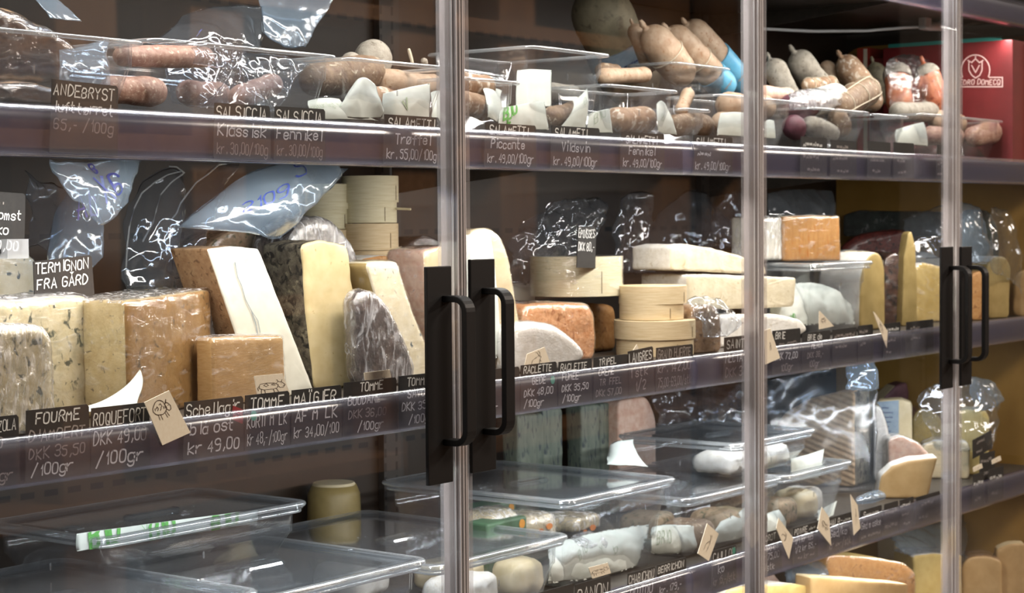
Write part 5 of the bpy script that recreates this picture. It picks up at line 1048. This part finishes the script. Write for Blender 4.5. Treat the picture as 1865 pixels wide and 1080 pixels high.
cz('cream_wedge', 'cream cheese inside the big bag on lowest deck', 1680, .33, -30, [(1630, 975), (1680, 960), (1740, 950), (1740, 1050), (1630, 1050)], .08, P_PALE, None, zb=ZD, r=.02)

# ------------------------------------------------------------------ price cards in the rails
def rc(r, label, x0, x1, yt, lines, **k):
    k.setdefault('w', .0017); return card(label, x0, x1, yt, lines, Y=k.pop('Y', .0600), zb=r+.0045, **k)
rc(R1, 'big black card reading ANDEBRYST in the upper rail', 88, 212, 150, ['ANDEBRYST', 'lufttørret', '~65,- /100g', ''], w=.0026, tilt=-.03, Y=.0585)
U = (('SALSICCIA', 'Klassisk', '~kr. 30,00/100g', 388, 492, 190, 'upper rail card reading Klassisk'), ('SALSICCIA', 'Fennikel', '~kr. 30,00/100g', 498, 592, 196, 'upper rail card reading SALSICCIA Fennikel'), ('SALAMETTI', 'Trøffel', 'kr. 55,00/100g', 698, 800, 211, 'upper rail card reading Trøffel by the first post'),
     ('SALAMETTI', 'Piccante', 'kr. 49,00/100gr', 882, 976, 226, 'upper rail card reading Piccante'), ('SALAMETI', 'Vildsvin', 'kr. 49,00/100gr', 1003, 1092, 231, 'upper rail card reading Vildsvin'), ('SALAMETTI', 'Fennikel', 'kr. 49,00/100gr', 1130, 1210, 242, 'upper rail card reading SALAMETTI Fennikel'), ('SALAMETTI', '^_`^', 'kr. 49,00/100gr', 1262, 1334, 248, 'upper rail card left of the second post below cream paper'),
     ('^`_^_`', '~_^`_^', '~`^_`', 1458, 1506, 250, 'first blurred upper rail card right of second post'), ('~_`^_', '~^_`^_', '~`_^`', 1512, 1560, 256, 'second blurred upper rail card right of second post'), ('', '~^`_^`', '~_^`', 1580, 1622, 258, 'third blurred upper rail card right of second post'), ('', '~_^`', '~^`_', 1627, 1665, 260, 'blurred upper rail card nearest the third post'), ('', '~^`', '~_`', 1706, 1718, 264, 'narrow upper rail card touching the third post'))
for a, b, c, x0, x1, yt, lab in U: rc(R1, lab, x0, x1, yt, [a, b, c], group='chalk cards in the upper rail')
G2 = 'chalk cards in the middle rail'
rc(R2, 'middle rail card at the left frame edge ending in ZOLA', -62, 34, 760, ['GORGONZOLA', '~9,00', '', '~/100gr'], group=G2)
rc(R2, 'middle rail card reading FOURME', 44, 162, 742, ['FOURME', "~D'AMBERT", '~DKK 35,50', '/100gr'], group=G2, w=.0021, tilt=.0)
rc(R2, 'middle rail card reading ROQUEFORT', 163, 272, 738, ['ROQUEFORT', 'DKK 49,00', '/100gr'], group=G2, w=.0022)
rc(R2, 'middle rail card with red and white flag sticker', 333, 443, 727, ['Schellagir', 'blå ost', 'kr 49,00'], group=G2, w=.0021, flag=True)
rc(R2, 'middle rail card with green dot sticker left of MAÏGIER', 444, 527, 716, ['TOMME', 'KORIT MÆLK', 'Kr 48,-/100gr'], group=G2, w=.0021, dot=(-.6, .62))
rc(R2, 'middle rail card reading MAÏGIER', 529, 622, 706, ['MAÏGIER', 'AF MÆLK', 'kr 34,00/100'], group=G2, w=.0022, Y=.0592)
rc(R2, 'middle rail card reading TOMME BOUDANE', 624, 722, 692, ['TOMME', 'BOUDANE', '~DKK 36,00', '/100gr'], group=G2)
rc(R2, 'middle rail card reading TOMME SAVOIE left of first handle', 724, 806, 681, ['TOMME', 'SAVOIE', 'DKK 35,50', '/100gr'], group=G2)
rc(R2, 'narrow middle rail card between the two handles', 862, 946, 672, ['', '', '~,00', '/gr'], group=G2)
rc(R2, 'middle rail card reading RACLETTE GEDE', 947, 1014, 662, ['RACLETTE', 'GEDE', 'DKK 48,00', '/100gr'], group=G2, dot=(.75, .60))
rc(R2, 'middle rail card reading RACLETTE FUMÉE', 1016, 1078, 656, ['RACLETTE', 'FUMÉE', 'DKK 35,50', '/100gr'], group=G2)
rc(R2, 'middle rail card reading TRIPEL CREME', 1080, 1144, 648, ['TRIPEL', 'CREME', '~TRØFFEL', '~DKK 57,00'], group=G2)
rc(R2, 'middle rail card reading LANGRES with raised corner', 1145, 1192, 635, ['LANGRES', '~1 stk', '~1/2'], group=G2, tilt=.06, Y=.0590)
rc(R2, 'middle rail card reading GRAND HJERTE', 1194, 1262, 630, ['~GRAND HJERTE', '~kr. 142,00', '~75,00-69,00/stk'], group=G2)
rc(R2, 'middle rail card reading SAINT NECTAIRE at second post', 1318, 1372, 612, ['SAINT', 'NECTAIRE', '~DKK 32,-'], group=G2)
rc(R2, 'black card reading BRIE leaning right of second post', 1406, 1458, 600, ['BRIE', '~m TRØFFEL', 'DKK 72,00', '~100gr'], group=G2, tilt=.0, Y=.0590)
rc(R2, 'middle rail card reading BRIE de MEAUX', 1460, 1512, 604, ['BRIE de', 'MEAUX', '~DKK 38,-', '~100gr'], group=G2)
rc(R2, 'faded middle rail card just right of BRIE de MEAUX', 1516, 1560, 598, ['~^`_^`_^', '~`_^`', ''], group=G2)
rc(R2, 'blurred middle rail card left of the far cream card', 1562, 1590, 592, ['~_^`', '~^_', ''], group=G2)
rc(R2, 'middle rail card right of the far cream card', 1610, 1640, 588, ['^`_^`', '~`_^', '~_`'], group=G2)
rc(R2, 'blurred middle rail card left of the far handle', 1650, 1700, 584, ['~`_^`', '~^_`^', ''], group=G2)
G3 = 'chalk cards in the lower rail'
for lines, x0, x1, yt, lab in ((['^`NDAY'], 972, 1045, 1072, 'lower rail card cut off by the bottom edge'), (['BANON', '~kr 59,-'], 1046, 1112, 1056, 'lower rail card reading BANON'), (['CHABICHOU', 'POITOU', '~99,00'], 1142, 1194, 1038, 'lower rail card reading CHABICHOU POITOU'), (['BERRICHON', '~år vælk', 'kr. 179,-', '~1/2 99,-'], 1195, 1250, 1022, 'lower rail card reading BERRICHON'),
      (['CAILLOU', 'ko', '~kr 15,-/stk'], 1296, 1341, 998, 'lower rail card reading CAILLOU with green dot'), (['CROT', 'Nicolas', 'kr 75,00', '/stk'], 1382, 1424, 968, 'lower rail card reading Nicolas at second post'), (['POIVRE ^`_', '1/1 kr 125', '1/2 kr 65,-', '~`^ kr _^'], 1444, 1490, 956, 'lower rail card with three prices'), (['HALB-^`_', 'Ged/ko', '~kr ^`-/stk'], 1508, 1552, 938, 'lower rail card between the two far diamond cards'),
      (['S`_^^_', 'Ged m aske', '~^_ `^`_^'], 1566, 1606, 925, 'lower rail card right of the last diamond card'), (['~_^`_', '~`^_`'], 1610, 1636, 915, 'fifth lower rail card right of second post'), (['^_`^', '~`_^', '~_^`'], 1638, 1664, 908, 'sixth lower rail card right of second post'), (['~^`_^', '~_`^'], 1668, 1712, 900, 'lower rail card at the third post'), (['_^`_', '~^`'], 1772, 1792, 862, 'lower rail card just right of third post'), (['`_^`', '~_^'], 1800, 1828, 852, 'lower rail card near the right edge')):
    rc(R3, lab, x0, x1, yt, lines, group=G3, dot=(.78, .86) if lines[0] == 'CAILLOU' else None)
card('black card standing up at the far right above lower rail', 1772, 1808, 792, ['~^_`^', '~`_^'], Y=.09, yb=826, tilt=.12, group=G3)
card('small black card below the upright one at far right', 1784, 1812, 824, ['~_`^_', '~^`_'], Y=.082, zb=ZB+.002, group=G3)

# cream cards with little drawings
sketch_card('tilted cream card with sheep drawing in the middle rail', (263, 733), (308, 711), (347, 788), (296, 811), .042, 'sheep', drawoff=(-.02, .22), sc=.75)
sketch_card('cream card with cow drawing below the cloth rind block', (463, 685), (515, 680), (529, 720), (470, 726), .080, 'cow')
sketch_card('cream card with cow head behind TOMME BOUDANE', (663, 679), (710, 673), (716, 706), (668, 712), .080, 'cow', sc=.6)
sketch_card('cream card with goat drawing in front of wrapped white brie', (960, 645), (992, 632), (1003, 664), (955, 668), .080, 'goat')
sketch_card('tiny cream card corner above LANGRES', (1152, 640), (1160, 627), (1170, 650), (1150, 655), .080, 'goat', sc=.4)
sketch_card('tall cream card leaning right of the second post in middle rail', (1392, 602), (1403, 598), (1421, 652), (1394, 664), .042, 'goat', sc=.3)
sketch_card('small cream cow card beside BRIE de MEAUX', (1492, 567), (1494, 567), (1519, 594), (1492, 600), .080, 'cow', sc=.6)
sketch_card('cream diamond cow card far right in the middle rail', (1590, 567), (1594, 570), (1617, 603), (1615, 634), .045, 'cow', sc=.6)
sketch_card('cream goat card tilted left of CAILLOU', (1288, 953), (1309, 972), (1291, 1022), (1271, 1008), .042, 'goat', sc=.7)
sketch_card('small cream cow card beside BANON', (1072, 1034), (1107, 1025), (1113, 1044), (1079, 1054), .080, 'cow')
sketch_card('first cream diamond card in the lower rail right of second post', (1418, 943), (1445, 980), (1437, 1018), (1414, 962), .042, 'goat', sc=.6)
sketch_card('second cream diamond card in the lower rail right of second post', (1497, 923), (1510, 942), (1514, 994), (1489, 963), .042, 'cow', sc=.6)
sketch_card('third cream diamond card in the lower rail right of second post', (1549, 900), (1562, 920), (1567, 962), (1555, 975), .042, 'goat', sc=.6)
for px, py in ((1772, 852), (1806, 838)): sketch_card('pale card corner %s the small upright black card' % ('left of' if px < 1790 else 'right of'), (px, py), (px+16, py-8), (px+18, py), (px+1, py+8), .080, 'goat', sc=.3)
